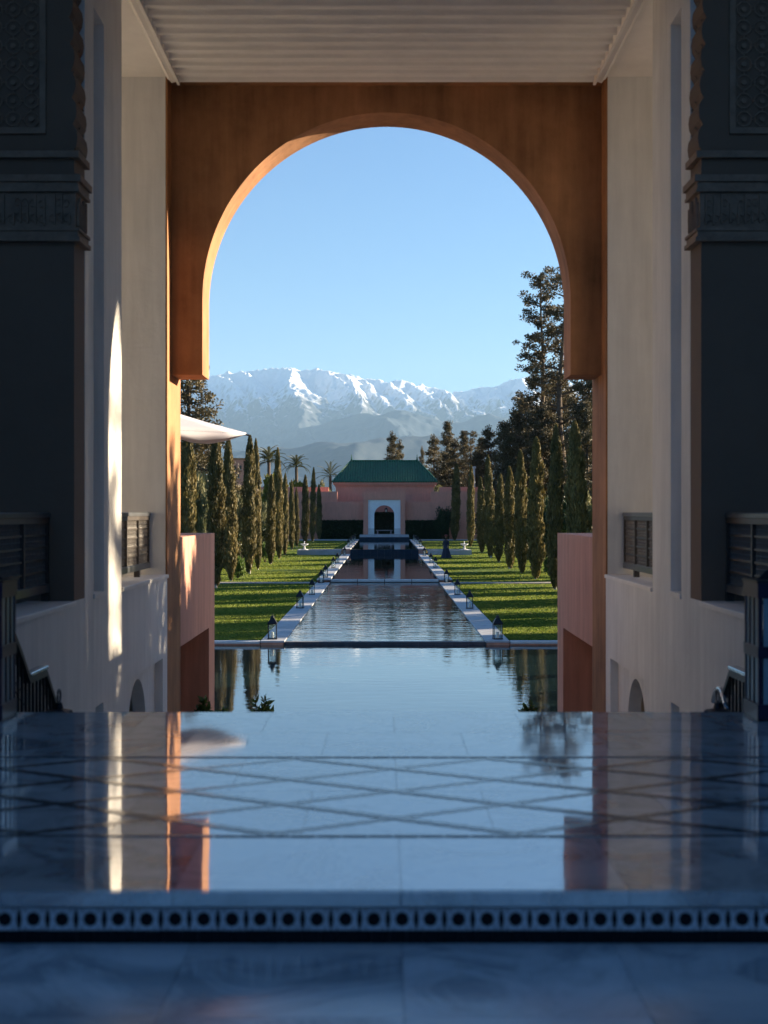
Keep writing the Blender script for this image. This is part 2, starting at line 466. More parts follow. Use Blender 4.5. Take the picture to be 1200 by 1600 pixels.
# slabs laid in front of the step; the near rows one by one
for j in range(6):
    for i in range(-5, 5):
        o = link('floor_slab', slm, lowf, (0.021 + i*0.6035, YN + 0.02 - (j+1)*0.6035, ZLOW))
rest = MB()
for j in range(-7, 38):
    for i in range(-11, 11):
        x = 0.021 + i*0.6035; y = YN + 0.02 - (6 + 1 + (j+7))*0.6035
        if y < -26: continue
        rest.box(x, x+0.6, y, y+0.6, ZLOW-0.012, ZLOW, b=0.0012)
for j in range(6):
    for i in list(range(-11, -5)) + list(range(5, 11)):
        x = 0.021 + i*0.6035; y = YN + 0.02 - (j+1)*0.6035
        rest.box(x, x+0.6, y, y+0.6, ZLOW-0.012, ZLOW, b=0.0012)
tag(rest.build('floor_slab_field', M['marble_low'], lowf), kind='stuff')

# ---- raised marble floor with inlaid lattice and tiled riser
base = MB(); base.box(-7, 7, YN + 0.035, YE - 0.02, ZF - 0.4, ZF - 0.02)
floor = structure(base.build('marble_floor', M['joint']))
rows = [(4.022, 4.700), (4.703, 5.440), (5.443, 6.170), (6.173, 6.880), (6.883, 7.60)]
W = 0.65
for ri, (y0, y1) in enumerate(rows):
    sm_ = MB(); sm_.box(0, W-0.0014, y0, y1, -0.02, 0)
    me = sm_.mesh('floor_slab', M['marble'])
    for i in range(-11, 11):
        x = 0.02 + i*W + (W/2 if ri in (1, 3) else 0)
        if abs(x + W/2) < 3.6: link('floor_slab', me, floor, (x, 0, ZF))
fld = MB()
for ri, (y0, y1) in enumerate(rows):
    for i in range(-11, 11):
        x = 0.02 + i*W + (W/2 if ri in (1, 3) else 0)
        if abs(x + W/2) >= 3.6 and x > -7 and x + W < 7: fld.box(x, x+W-0.001, y0, y1, ZF-0.02, ZF)
tag(fld.build('floor_slab_field', M['marble'], floor), kind='stuff')
# step nosing, butted under the slab edge
for i in range(-11, 11):
    x = 0.02 + i*W
    nb = MB(); nb.box(x, x+W-0.002, YN - 0.012, YN + 0.0, ZF - 0.043, ZF - 0.0025)
    nb.build('step_nosing', M['marble'], floor)
# inlaid rope lattice: small lozenge pieces 1.5 mm proud
inl = MB(); edge = MB()
def rope(p, q, n, w, mb, zt=0.001):
    """a band of butted stone pieces, every second one a little narrower"""
    p = Vector(p); q = Vector(q); d = (q-p)/n; t = d.normalized(); nn = Vector((-t.y, t.x))
    for i in range(n):
        a = p + d*(i + 0.02); c = p + d*(i + 0.98); k = w*0.5*(1.0 if i % 2 else 0.8)
        mb.prism([(v.x, v.y) for v in (a + nn*k, c + nn*k, c - nn*k, a - nn*k)], 'z', ZF - 0.003, ZF + zt)
ys = [6.165, 5.925, 5.685, 5.445, 5.205, 4.965, 4.725]
for r in range(6):
    for i in range(-9, 9):
        # nodes of row r sit at odd multiples when r even
        for sgn in (-1, 1):
            x0 = 0.0075 + (i*2 + (1 if r % 2 == 0 else 0)) * 0.415
            if abs(x0) > 6.2: continue
            rope((x0, ys[r]), (x0 + sgn*0.415, ys[r+1]), 14, 0.052, inl, 0.001 if sgn < 0 else 0.0022)
for yy in (6.20, 4.69):
    rope((-6.4, yy), (6.4, yy), 150, 0.024, edge, 0.0034)
tag(inl.build('inlay_lattice', M['inlay'], floor), kind='stuff')
tag(edge.build('inlay_border', M['inlay'], floor), kind='stuff')
# riser tiles
P_ = 0.0811
zt1, zt0 = ZF - 0.053, ZF - 0.116
bk = MB(); bk.box(-7, 7, YN + 0.022, YN + 0.034, ZLOW, ZF - 0.02); bk.build('riser_bed', M['joint'], floor)
tm = MB(); tm.box(-0.0398, 0.0398, YN + 0.008, YN + 0.022, zt0, zt1); tme = tm.mesh('star_tile', M['tile_white'])
st = MB(); zc = (zt0+zt1)/2; pts = []
for k in range(16):
    r = 0.0215 if k % 2 == 0 else 0.0178
    pts.append((r*cos(2*pi*k/16), zc + r*sin(2*pi*k/16)))
st.prism(pts, 'y', YN + 0.005, YN + 0.012); stme = st.mesh('star_inset', M['tile_black'])
lz = MB()
lz.prism([(-0.008, zc), (-0.003, zc+0.026), (0.003, zc+0.026), (0.008, zc), (0.003, zc-0.026), (-0.003, zc-0.026)], 'y', YN + 0.0045, YN + 0.012)
for (dx, dz) in ((-0.0235, 0.0255), (-0.0235, -0.0255), (-0.057, 0.0255), (-0.057, -0.0255)):
    lz.prism([(0.0405+dx-0.003, zc+dz), (0.0405+dx, zc+dz+0.003), (0.0405+dx+0.003, zc+dz), (0.0405+dx, zc+dz-0.003)], 'y', YN + 0.0055, YN + 0.012)
lzme = lz.mesh('lozenge_inset', M['tile_black'])
pt = MB(); pt.box(-0.0242, 0.0242, YN + 0.010, YN + 0.022, ZLOW + 0.0005, ZF - 0.1175); ptme = pt.mesh('plain_tile', M['tile_black'])
for i in range(-31, 32):
    t = link('star_tile', tme, floor, (0.0215 + i*P_ + 0.0005*sin(i*5.1), 0.0006*sin(i*3.7), 0.0004*sin(i*2.3)))
    link('star_inset', stme, t); link('lozenge_inset', lzme, t, (0.0405, 0, 0))
for i in range(-50, 51):
    link('plain_tile', ptme, floor, (0.01 + i*0.0497, 0, 0))

# ---- stairs down to the court
b = MB()
for k in range(18):
    z1 = ZF - 0.157*(k+1) + (0.0 if k else 0)
    b.box(-XW, XW, YE + 0.30*k - 0.02, YE + 0.30*(k+1), ZG - 0.3, max(z1, ZG - 0.02) )
structure(b.build('stairs', M['marble_low']))
b = MB(); b.box(-14, 14, 12.4, 23.3, ZG - 0.35, ZG); structure(b.build('court_paving', M['court']))
# ---- gallery floors
b = MB()
for s in (-1, 1):
    b.box(s*2.96, s*7.0, YE, 16.5, ZF - 0.25, ZF - 0.004)
structure(b.build('gallery_floor', M['court']))

# ---- corridor side walls below the railings
for s in (-1, 1):
    L = SIDE[s]
    t = thing('corridor_wall', (s*XW, 12, ZG), f'cream plaster wall under the {L} railings, with a small arched niche at its foot', 'wall', 'lower side walls of the corridor')
    def W_(mb, nm, mat): 
        o = mb.build(nm, mat, t); o.location = (-s*XW, -12, -ZG); return o
    b = MB()
    X0, X1 = s*XW, s*2.95
    zt = ZL - 0.04
    b.box(X0, X1, YE, 12.40, ZG, zt)
    b.box(X0, X1, 12.40, 12.75, -1.72, zt)
    b.box(s*2.75, X1, 12.40, 12.75, ZG, -1.72)
    b.box(X0, X1, 12.75, 14.00, ZG, zt)
    b.box(X0, X1, 14.00, 16.17, -1.68, zt)
    b.box(X0, X1, 16.17, 16.497, ZG, zt)
    b.box(X0, X1, 11.56, 13.63, zt, ZL)
    W_(b, 'wall_face', M['cream'])
    b = MB()
    poly = [(14.0, ZG), (14.0, -1.68), (16.17, -1.68), (16.17, ZG), (15.54, ZG)] + \
           arc(14.99, -2.36, 0.55, 0.58, 0, pi, 20) + [(14.44, ZG)]
    b.prism(poly, 'x', s*2.66, s*2.80)
    W_(b, 'arched_niche', M['cream'])
    b = MB()
    b.box(s*2.552, s*2.96, YE, 11.55, zt, ZL, b=0.006)
    b.box(s*2.552, s*2.96, 13.632, 16.497, zt, ZL, b=0.006)
    W_(b, 'stone_ledge', M['ceil'])

# ---- piers between the openings
for s in (-1, 1):
    L = SIDE[s]
    lab = 'tall cream pier with a narrow slot and a strip of sunlight on its edge' if s < 0 else 'tall cream pier with a narrow slot, in even shade'
    t = thing('pier', (s*XW, 12.8, ZL), lab, 'pier', 'cream piers of the corridor')
    b = MB()
    X0, Xm, X1 = s*XW, s*2.71, s*3.30
    b.box(Xm, X1, 11.952, 13.63, ZL, ZC)
    b.box(X0, Xm, 11.952, 12.31, ZL, ZC)
    b.box(X0, Xm, 12.77, 13.63, ZL, ZC)
    b.box(X0, Xm, 12.31, 12.77, 4.42, ZC)
    o = b.build('pier_shaft', M['cream'], t); o.location = (-s*XW, -12.8, -ZL)
    b = MB(); b.box(s*2.555, Xm, 12.30, 12.775, ZL - 0.03, ZL + 0.012)
    o = b.build('slot_sill', M['ceil'], t); o.location = (-s*XW, -12.8, -ZL)

# ---- end walls of the galleries, with the garden arch beside them
for s in (-1, 1):
    L = SIDE[s]
    t = thing('end_wall', (s*3, 16.8, ZG), ('warm' if s < 0 else 'mauve') + f' grey end wall of the {L} gallery, next to the terracotta arch', 'wall', 'end walls of the galleries')
    b = MB()
    b.box(s*2.592, s*3.4, 16.5, 17.1, ZG, ZC)
    # opening runs from the gallery floor up; wall below the floor stays solid
    poly = [(s*3.4, -1.05), (s*3.4, ZC), (s*7.0, ZC), (s*7.0, -1.05), (s*6.24, -1.05)] + \
           [(s*x, z) for x, z in arc(4.92, 2.9, 1.32, 1.15, 0, pi, 24)] + [(s*3.6, -1.05)]
    b.prism(poly, 'y', 16.5, 17.1)
    b.box(s*3.4, s*7.0, 16.5, 17.1, ZG, -1.052)
    o = b.build('wall_face', M['cream'], t); o.location = (-s*3, -16.8, -ZG)

# ---- corridor ceiling: flat soffit, edge mouldings, louvre boards
b = MB(); b.box(-7.3, 7.3, 11.95, 17.6, ZC + 0.02, ZC + 0.5)
for s in (-1, 1):
    b.box(s*XW, s*7.0, 11.95, 16.5, ZC, ZC + 0.02)
ceil = structure(b.build('ceiling', M['ceil']))
b = MB(); b.prism([(0, 0.0), (0.17, 0.0), (0.185, -0.018), (0.195, -0.052), (0.22, -0.066), (0.245, -0.052), (0.25, -0.01), (0.266, 0.0), (0.266, 0.03), (0, 0.03)], 'x', -2.44, 2.44)
cme = b.mesh('ceiling_board', M['ceil'])
for k in range(17):
    link('ceiling_board', cme, ceil, (0, 16.5 - 0.27*(k+1), ZC - 0.012))
for s in (-1, 1):
    b = MB(); b.prism([(s*2.42, ZC-0.10), (s*2.45, ZC-0.10), (s*2.47, ZC-0.06), (s*2.52, ZC-0.075), (s*2.545, ZC-0.04), (s*2.568, ZC-0.03), (s*2.568, ZC+0.02), (s*2.42, ZC+0.02)], 'y', 11.95, 16.5)
    b.build('edge_moulding', M['ceil'], ceil)

# ---- the terracotta arch
YF, YB, ZI = 16.83, 17.46, 1.64
t = thing('arch_wall', (0, 17.1, ZG), 'large terracotta wall with a round arch framing sky, mountains and pools', 'arch')
def tt(mb, nm, mat, sm=False):
    o = mb.build(nm, mat, t, sm); o.location = (0, -17.1, -ZG); return o
poly = [(-XW, ZI), (-XW, ZC+0.01), (XW, ZC+0.01), (XW, ZI), (2.2, ZI)] + arc(0.0, 2.54, 2.2, 2.235, 0, pi, 72) + [(-2.2, ZI)]
b = MB(); b.prism(poly, 'y', YF, YB); tt(b, 'arch_panel', M['terra'])
for s in (-1, 1):
    b = MB(); b.box(s*XW, s*2.59, 16.502, 17.1, ZG, ZC); b.box(s*XW, s*3.3, 17.102, 17.57, ZG, ZC); tt(b, 'jamb', M['terra'])
b = MB(); b.box(-XW, XW, 16.502, YF-0.001, ZC - 0.012, ZC + 0.015); tt(b, 'head_reveal', M['terra'])

# ---- terrace blocks beyond the arch (parapets with a low passage)
for s in (-1, 1):
    L = SIDE[s]
    lab = 'weathered pink terrace parapet with a dark passage, below the white parasol' if s < 0 else 'weathered pink terrace parapet with a dark passage, beside the right cypresses'
    t = thing('terrace_parapet', (s*2.9, 19.3, ZG), lab, 'parapet', 'terrace parapets beyond the arch')
    def tp(mb, nm, mat):
        o = mb.build(nm, mat, t); o.location = (-s*2.9, -19.3, -ZG); return o
    zt = -0.315
    b = MB()
    b.box(s*XW, s*3.3, 17.572, 20.43, -1.68, zt)
    b.box(s*XW, s*3.3, 20.43, 21.1, ZG, zt)
    b.box(s*3.3, s*9.0, 20.5, 21.1, ZG, zt)
    b.box(s*3.3, s*9.0, 17.572, 20.5, -1.35, -1.12)
    tp(b, 'parapet_wall', M['terra_pink'])
    b = MB(); b.box(s*4.6, s*4.8, 17.572, 20.45, ZG, -1.36); tp(b, 'passage_wall', M['void'])
    b = MB(); b.box(s*3.31, s*4.59, 20.431, 20.499, ZG, -1.36); tp(b, 'passage_end', M['void'])

# ---- carved portal between hall and corridor
t = thing('carved_portal', (0, 11.7, ZF), 'dark carved stucco portal wall with frieze bands framing the whole view', 'portal')
def tc(mb, nm, mat, kind=None, sm=False):
    o = mb.build(nm, mat, t, sm); o.location = (0, -11.7, -ZF)
    if kind: o['kind'] = kind
    return o
half = [(2.573, ZF), (2.573, 2.75)]
z = 2.96; pro = []
while z < 4.5:
    w = 2.545 + max(0, (z - 2.96)) * 0.035
    pro += [(w + 0.035, z), (w + 0.008, z + 0.05), (w, z + 0.11), (w + 0.008, z + 0.17), (w + 0.035, z + 0.215)]
    z += 0.22
half2 = [(2.573, 2.96)] + pro
a_ = arc(0, 4.5, 2.6, 0.52, 0, pi/2, 14)
right = half + half2 + a_[1:]
left = [(-x, z) for x, z in right[::-1]][1:]
poly = [(7.0, ZF), (7.0, 6.6), (-7.0, 6.6), (-7.0, ZF)] + [(-x, z) for x, z in right][0:0]
poly = [(7.0, ZF), (7.0, 6.6), (-7.0, 6.6), (-7.0, ZF)] + [(-x, z) for x, z in right] + right[::-1][1:]
b = MB(); b.prism(poly, 'y', 11.555, 11.949); tc(b, 'portal_wall', M['cream_dark'])
for s in (-1, 1):
    b = MB(); b.box(s*3.31, s*7.0, 11.951, 12.02, ZF, ZC); tc(b, 'bounce_face', M['cream'])  # pale backing added behind the portal to bounce light into the gallery
for s in (-1, 1):
    # frieze: base roll, carved band, cap roll; returns along the reveal
    b = MB()
    for (z0, z1, p) in ((2.215, 2.25, 0.055), (2.25, 2.30, 0.035), (2.30, 2.325, 0.05), (2.62, 2.645, 0.05), (2.645, 2.70, 0.04), (2.70, 2.755, 0.065), (2.90, 2.955, 0.045)):
        b.box(s*(XW-p), s*6.9, 11.55-p, 11.94, z0, z1)
    tc(b, 'frieze_moulding', M['carved'])
    b = MB(); b.box(s*(XW-0.012), s*6.9, 11.55-0.012, 11.935, 2.326, 2.619); tc(b, 'frieze_band', M['carved'])
    # relief: upright strokes, hooks and leaf scrolls
    r = random.Random(11 + s)
    b = MB(); x = 2.60
    yf = 11.55 - 0.034
    while x < 4.2:
        h = r.choice((0.10, 0.16, 0.24, 0.24)); z0 = 2.35 + r.random()*0.02
        b.box(s*x, s*(x+0.014), yf, 11.54, z0, z0+h)
        k = r.random()
        pts = [(s*(x + 0.02 + 0.03*cos(a)), yf + 0.008, z0 + 0.05 + 0.03*sin(a)) for a in [pi*1.0 + i*pi*1.5/7 for i in range(8)]]
        b.tube(pts, 0.006, 4)
        if k > 0.4:
            pts = [(s*(x + 0.03 + 0.022*cos(a)), yf + 0.008, z0 + 0.17 + 0.03*sin(a)) for a in [i*pi*1.7/7 for i in range(8)]]
            b.tube(pts, 0.005, 4)
        x += 0.055 + 0.03*r.random()
    y = 11.58
    while y < 11.92:
        b.box(s*(XW-0.034), s*(XW-0.01), y, y+0.014, 2.35, 2.35 + r.choice((0.12, 0.2, 0.25)))
        pts = [(s*(XW-0.024), y + 0.02 + 0.02*cos(a), 2.45 + 0.04*sin(a)) for a in [i*pi*1.6/6 for i in range(7)]]
        b.tube(pts, 0.006, 4)
        y += 0.05
    tc(b, 'frieze_relief', M['carved'], 'stuff')
    # panel frame and lattice above the frieze
    x0, x1, z0, z1 = 2.80, 4.40, 3.10, 4.80
    b = MB()
    for (a0, a1, c0, c1) in ((x0, x0+0.05, z0, z1), (x1-0.05, x1, z0, z1), (x0+0.05, x1-0.05, z0, z0+0.05), (x0+0.05, x1-0.05, z1-0.05, z1)):
        b.box(s*a0, s*a1, 11.525, 11.553, c0, c1)
    tc(b, 'panel_frame', M['carved'])
    b = MB(); st_ = 0.15
    for i in range(10):
        for j in range(11):
            cx = x0 + 0.12 + i*st_; cz = z0 + 0.12 + j*st_
            if cx > x1-0.08 or cz > z1-0.08: continue
            for k in range(8):
                a = k*pi/4 + pi/8; rr = 0.062
                p = (s*(cx + rr*cos(a)), 11.543, cz + rr*sin(a)); q = (s*(cx + rr*cos(a+pi/4)), 11.543, cz + rr*sin(a+pi/4))
                b.tube([p, q], 0.0085, 4, cap=False)
                if k % 2 == 0:
                    a2 = k*pi/4
                    b.tube([(s*(cx + 0.058*cos(a2)), 11.543, cz + 0.058*sin(a2)), (s*(cx + st_/2*cos(a2)), 11.543, cz + st_/2*sin(a2))], 0.007, 4, cap=False)
            b.prism([(s*(cx+0.022*cos(k*pi/4)), cz+0.022*sin(k*pi/4)) for k in range(8)], 'y', 11.535, 11.553)
    tc(b, 'panel_lattice', M['carved'], 'stuff')
    # thin carved bead running up the arch edge
    b = MB()
    for k in range(60):
        zz = 3.0 + k*0.028
        xx = 2.558 + max(0, zz-2.96)*0.035
        b.lathe([(0.002, -0.012), (0.011, 0), (0.002, 0.012)], (s*(xx), 11.57 + 0.36*((k*7) % 11)/11.0, zz), 5)
    tc(b, 'edge_beading', M['carved'], 'stuff')

# ---- turned-wood railings
def lattice_panel(L_):
    mb = MB(); rowh = 0.0995; n = int(L_/0.058)
    for r_ in range(5):
        z0 = -0.585 + r_*rowh
        if r_: mb.box(-0.010, 0.010, 0.03, L_-0.03, z0-0.008, z0+0.008, 1)
        for i in range(n):
            y = 0.05 + (L_-0.10)*(i+0.5)/n
            zz = [0.0, 0.02, 0.042, 0.05, 0.058, 0.08, rowh]
            rr = [0.0075, 0.0048, 0.0042, 0.0095, 0.0042, 0.0048, 0.0075]
            mb.lathe(list(zip(rr, zz)), (0, y, z0), 5)
    return mb
pan = {}
for L_ in (0.72, 0.79):
    pan[L_] = lattice_panel(L_).mesh('spindle_lattice', [M['spindle'], M['wood']])
def railing(s, y0, n, L_, label):
    t = thing('railing', (s*2.80, y0, ZL), label, 'railing', 'turned wood railings of the galleries')
    dz = -ZL
    y1 = n*L_
    b = MB(); b.box(-0.035, 0.035, 0.0, y1, dz-0.045, dz-0.004, b=0.008); b.build('top_rail', M['rail_top'], t)
    b = MB(); b.box(-0.025, 0.025, 0.0, y1, dz-0.092, dz-0.047); b.build('upper_rail', M['wood'], t)
    b = MB(); b.box(-0.028, 0.028, 0.0, y1, dz-0.655, dz-0.588, b=0.006); b.build('bottom_rail', M['rail_top'], t)
    stm = MB(); stm.box(-0.022, 0.022, -0.018, 0.018, dz-0.586, dz-0.093); sme = stm.mesh('stile', M['wood'])
    ft = MB(); ft.box(-0.03, 0.03, -0.035, 0.035, 0.0, dz-0.656); fme = ft.mesh('foot', M['wood'])
    for i in range(n+1):
        yy = min(max(i*L_, 0.019), y1-0.019)
        link('stile', sme, t, (0, yy, 0))
        if i % 2 == 1: link('foot', fme, t, (0, yy, 0))
    for i in range(n):
        o = link('spindle_lattice', pan[L_], t, (0, i*L_, dz)); o['kind'] = 'stuff'
for s in (-1, 1):
    L = SIDE[s]
    railing(s, 13.66, 4, 0.71 if False else 0.72 - 0.0, f'far dark turned-wood railing on the {L} ledge, next to the arch') if False else None
    railing(s, 13.632, 4, 0.72, f'far dark turned-wood railing on the {L} ledge beside the end wall')
    railing(s, 7.60, 5, 0.79, f'near dark turned-wood railing on the {L} ledge in deep shadow')

# ---- stair handrails with balusters
for s in (-1, 1):
    L = SIDE[s]
    t = thing('stair_handrail', (s*2.46, 9.4, -1.0), f'black iron stair handrail with a bright cap on the {L}' + (' beside a scroll' if s > 0 else ''), 'handrail', 'handrails of the stairs')
    pl = [(7.75, -0.22), (8.55, -0.30), (9.36, -0.93), (9.57, -1.12), (10.04, -1.125), (10.5, -1.53), (12.6, -3.02)]
    def sz(y): return ZF - 0.157*max(0, min(18, math.floor((y-YE)/0.3) + 1))
    b = MB()
    for (a, c), (e, f_) in zip(pl[:-1], pl[1:]):
        b.prism([(a-9.4, c+1.0), (e-9.4, f_+1.0), (e-9.4, f_+1.0-0.045), (a-9.4, c+1.0-0.045)], 'x', -0.03, 0.03)
    b.build('handrail', M['iron'], t)
    b = MB(); b.box(-0.036, 0.036, 9.56-9.4, 10.05-9.4, -0.118, -0.096, b=0.004); b.build('rail_cap', M['steel'], t)
    b = MB(); b2 = MB()
    def rz_(y):
        for (a, c), (e, f_) in zip(pl[:-1], pl[1:]):
            if a <= y <= e: return c + (f_-c)*(y-a)/(e-a)
        return pl[-1][1]
    y = 7.85
    while y < 12.55:
        zt = rz_(y) - 0.03; zb = sz(y)
        if zt - zb > 0.1: b.box(-0.009, 0.009, y-9.4-0.009, y-9.4+0.009, zb+1.0, zt+1.0)
        hh = zt - zb
        for q in range(3):
            pts = [(0, y-9.4+0.05+0.035*cos(a), zb + 1.0 + hh*(0.25+0.25*q) + 0.035*sin(a)) for a in [i*2*pi/8 for i in range(9)]]
            b2.tube(pts, 0.006, 4, cap=False)
        y += 0.10
    tag(b.build('baluster', M['iron'], t), kind='stuff'); tag(b2.build('scroll_work', M['iron'], t), kind='stuff')
    if s > 0:
        b = MB()
        pts = [(-0.02, 10.35-9.4 + 0.22*cos(a), -1.52 + 1.0 + 0.22*sin(a)) for a in [pi*0.15 + i*pi*0.8/10 for i in range(11)]]
        b.tube(pts, 0.022, 8); b.build('rail_scroll', M['steel'], t)
    # dark lidded lantern standing on the stair side
    lab = 'small black lidded lantern with a ring handle, on the right of the stairs' if s > 0 else 'small black lidded lantern half hidden behind the left handrail'
    ln = thing('stair_lantern', (s*2.28, 9.75, -2.02), lab, 'lantern', 'small lanterns by the stairs')
    b = MB(); b.lathe([(0.055, 0), (0.06, 0.02), (0.05, 0.05), (0.058, 0.36), (0.085, 0.62)], seg=8); b.build('body', M['iron'], ln)
    b = MB(); b.lathe([(0.092, 0.62), (0.095, 0.645), (0.03, 0.66), (0.02, 0.70)], seg=8); b.build('lid', M['iron'], ln)
    b = MB(); b.tube([(0, 0.045*cos(a), 0.745+0.045*sin(a)) for a in [-pi/2 + 0.3 + i*(2*pi-0.6)/12 for i in range(13)]], 0.008, 6); b.build('ring_handle', M['rail_top'], ln)
    sb = MB(); sb.box(-0.09, 0.09, -0.09, 0.09, sz(9.75)+2.02, -0.001); sb.build('pedestal', M['iron'], ln)

# ---- tall blue-black lanterns on the marble floor edge
def tower_lantern(x, y, label):
    t = thing('floor_lantern', (x, y, ZF), label, 'lantern', 'tall floor lanterns at the top of the stairs')
    w, h = 0.14, 0.715
    b = MB()
    for sx in (-1, 1):
        for sy in (-1, 1):
            b.box(sx*w, sx*(w-0.018), sy*w, sy*(w-0.018), 0.0, h-0.02)
    b.build('frame_post', M['iron_navy'], t)
    for (z0, z1, e) in ((0.012, 0.085, 0.006), (0.325, 0.385, 0.004), (0.635, 0.712, 0.006)):
        b = MB()
        for sx in (-1, 1):
            b.box(sx*(w+e), sx*(w-0.012), -w-e, w+e, z0, z1)
            b.box(-w+0.012, w-0.012, sx*(w+e), sx*(w-0.012), z0, z1)
        b.build('frame_band', M['iron_navy'], t)
    b = MB(); b.box(-w-0.012, w+0.012, -w-0.012, w+0.012, h-0.002, h+0.012); b.lathe([(0.11, h+0.012), (0.06, h+0.06), (0.02, h+0.075)], seg=4); b.build('top_cap', M['iron'], t)
    b = MB(); b.box(-w, w, -w, w, 0.0, 0.011); b.build('base_plate', M['iron'], t)
    for (z0, z1) in ((0.086, 0.324), (0.386, 0.634)):
        for k in range(3):
            u0 = -w + 0.019 + k*0.084
            for sy in (-1, 1):
                b = MB(); b.box(u0+0.008, u0+0.074, sy*(w-0.010), sy*(w-0.006), z0, z1); b.build('pane', M['blueglass'], t)
                if k:
                    b = MB(); b.box(u0-0.003, u0+0.007, sy*(w-0.014), sy*(w-0.001), z0, z1); b.build('glazing_bar', M['iron'], t)
                b = MB(); b.box(sy*(w-0.010), sy*(w-0.006), u0+0.008, u0+0.074, z0, z1); b.build('pane', M['blueglass'], t)
                if k:
                    b = MB(); b.box(sy*(w-0.014), sy*(w-0.001), u0-0.003, u0+0.007, z0, z1); b.build('glazing_bar', M['iron'], t)
    b = MB(); b.lathe([(0.04, 0.012), (0.04, 0.20), (0.004, 0.205), (0.003, 0.22)], seg=12); b.build('candle', M['candle'], t)
yl = 7.40
tower_lantern(PX(29, yl+0.14) - 0.155, yl, 'tall blue-black floor lantern cut by the left edge of the view')
tower_lantern(PX(1159, yl+0.14) + 0.155, yl, 'tall blue-black floor lantern with pale panes at the right edge of the view')
# ================================================================== GARDEN
ZP1, ZP2, ZP3, ZP4 = -3.905, -3.81, -3.68, -3.26
Y1, Y2, Y3, Y4 = 41.3, 76.4, 122.0, 164.0
HW = 2.95       # half width of the long pool
HO = 3.66       # outer edge of the walkways

def walk_z(y): return -3.78 if y < Y2 else (-3.63 if y < Y3 else -3.20)
def lawn_z(y):
    return float(np.interp(y, [41, 100, 118, 140, 166, 400], [-3.80, -3.74, -3.66, -3.48, -3.26, -3.2]))

def leaf_mesh(name, C, D, size, asp, mat, N=None, jit=0.55):
    """quads centred at C, long axis D (unit), random roll"""
    n = len(C)
    R = rng.normal(size=(n, 3)) if N is None else N + rng.normal(0, jit, (n, 3)); U = np.cross(D, R); U /= np.linalg.norm(U, axis=1)[:, None] + 1e-9
    L_ = (size * rng.uniform(0.6, 1.35, n))[:, None]; Wd = L_ * asp
    v = np.empty((n, 4, 3), np.float32)
    v[:, 0] = C - D*L_*0.5; v[:, 1] = C + U*Wd*0.5; v[:, 2] = C + D*L_*0.5; v[:, 3] = C - U*Wd*0.5
    me = bpy.data.meshes.new(name)
    me.vertices.add(n*4); me.vertices.foreach_set('co', v.reshape(-1))
    me.loops.add(n*4); me.loops.foreach_set('vertex_index', np.arange(n*4, dtype=np.int32))
    me.polygons.add(n); me.polygons.foreach_set('loop_start', np.arange(0, n*4, 4, dtype=np.int32))
    me.update(calc_edges=True); me.validate()
    me.materials.append(mat)
    return me
def unit(a): return a / (np.linalg.norm(a, axis=1)[:, None] + 1e-9)


# water sheets
def sheet(name, x0, x1, y0, y1, z, mat):
    b = MB(); b.box(x0, x1, y0, y1, z-0.3, z); return structure(b.build(name, mat))
sheet('pool_water', -16, 16, 23.6, Y1 - 0.002, ZP1, M['water_near'])
sheet('pool_water', -HW, HW, Y1 + 0.25, Y2 + 0.3, ZP2, M['water_mid'])
sheet('pool_water', -HW, HW, Y2 + 0.302, Y3 - 0.002, ZP3, M['water_far'])
sheet('pool_water', -HW, HW, Y3 + 0.25, Y4 - 0.002, ZP4, M['water_far'])

# near pool kerb (court side) and its far edge
b = MB(); b.box(-16.3, 16.3, 23.3, 23.598, -4.4, -3.875, b=0.01); structure(b.build('pool_kerb', M['stone']))
edge_ = MB(); edge_.box(-HW, HW, Y1 + 0.02, Y1 + 0.248, -4.5, ZP2 - 0.004)
e_o = structure(edge_.build('pool_edge', M['joint']))
tb = MB(); tb.box(0, 0.487, Y1, Y1 + 0.018, -4.2, ZP2 - 0.002); tbm = tb.mesh('edge_tile', M['tile_slate'])
for i in range(12): link('edge_tile', tbm, e_o, (-HW + 0.002 + i*0.4915, 0, 0))
for s in (-1, 1):
    eb = MB(); eb.box(s*HO, s*16, Y1 + 0.02, Y1 + 0.24, -4.5, -3.86)
    e2 = structure(eb.build('pool_edge', M['terra_pink']))
    cb = MB(); cb.box(0.003, 1.197, Y1 - 0.03, Y1 + 0.30, -3.858, -3.79, b=0.006); cbm = cb.mesh('coping_stone', M['coping'])
    for i in range(9): link('coping_stone', cbm, e2, (HO + 0.02 + i*1.2 if s > 0 else -HO - 0.02 - (i+1)*1.2, 0, 0))

# walkways either side of the long pool: slabs on a dark bed
for s in (-1, 1):
    b = MB()
    for (ya, yb) in ((Y1, Y2), (Y2, Y3), (Y3, Y4 + 2.0)):
        zt = walk_z((ya+yb)/2)
        b.box(s*(HW+0.03), s*(HO-0.02), ya + 0.02, yb, -4.5, zt - 0.05)
    w_ = structure(b.build('walkway', M['terra_pink']))
    sb = MB(); sb.box(min(s*HW, s*HO), max(s*HW, s*HO), 0.006, 1.494, -0.05, 0.0, b=0.008); sbm = sb.mesh('paving_slab', M['stone'])
    y = Y1 - 0.02; 
    while y < Y4 + 1.0:
        o = link('paving_slab', sbm, w_, (0, y, walk_z(y + 0.75) + rng.normal(0, 0.002))); y += 1.5

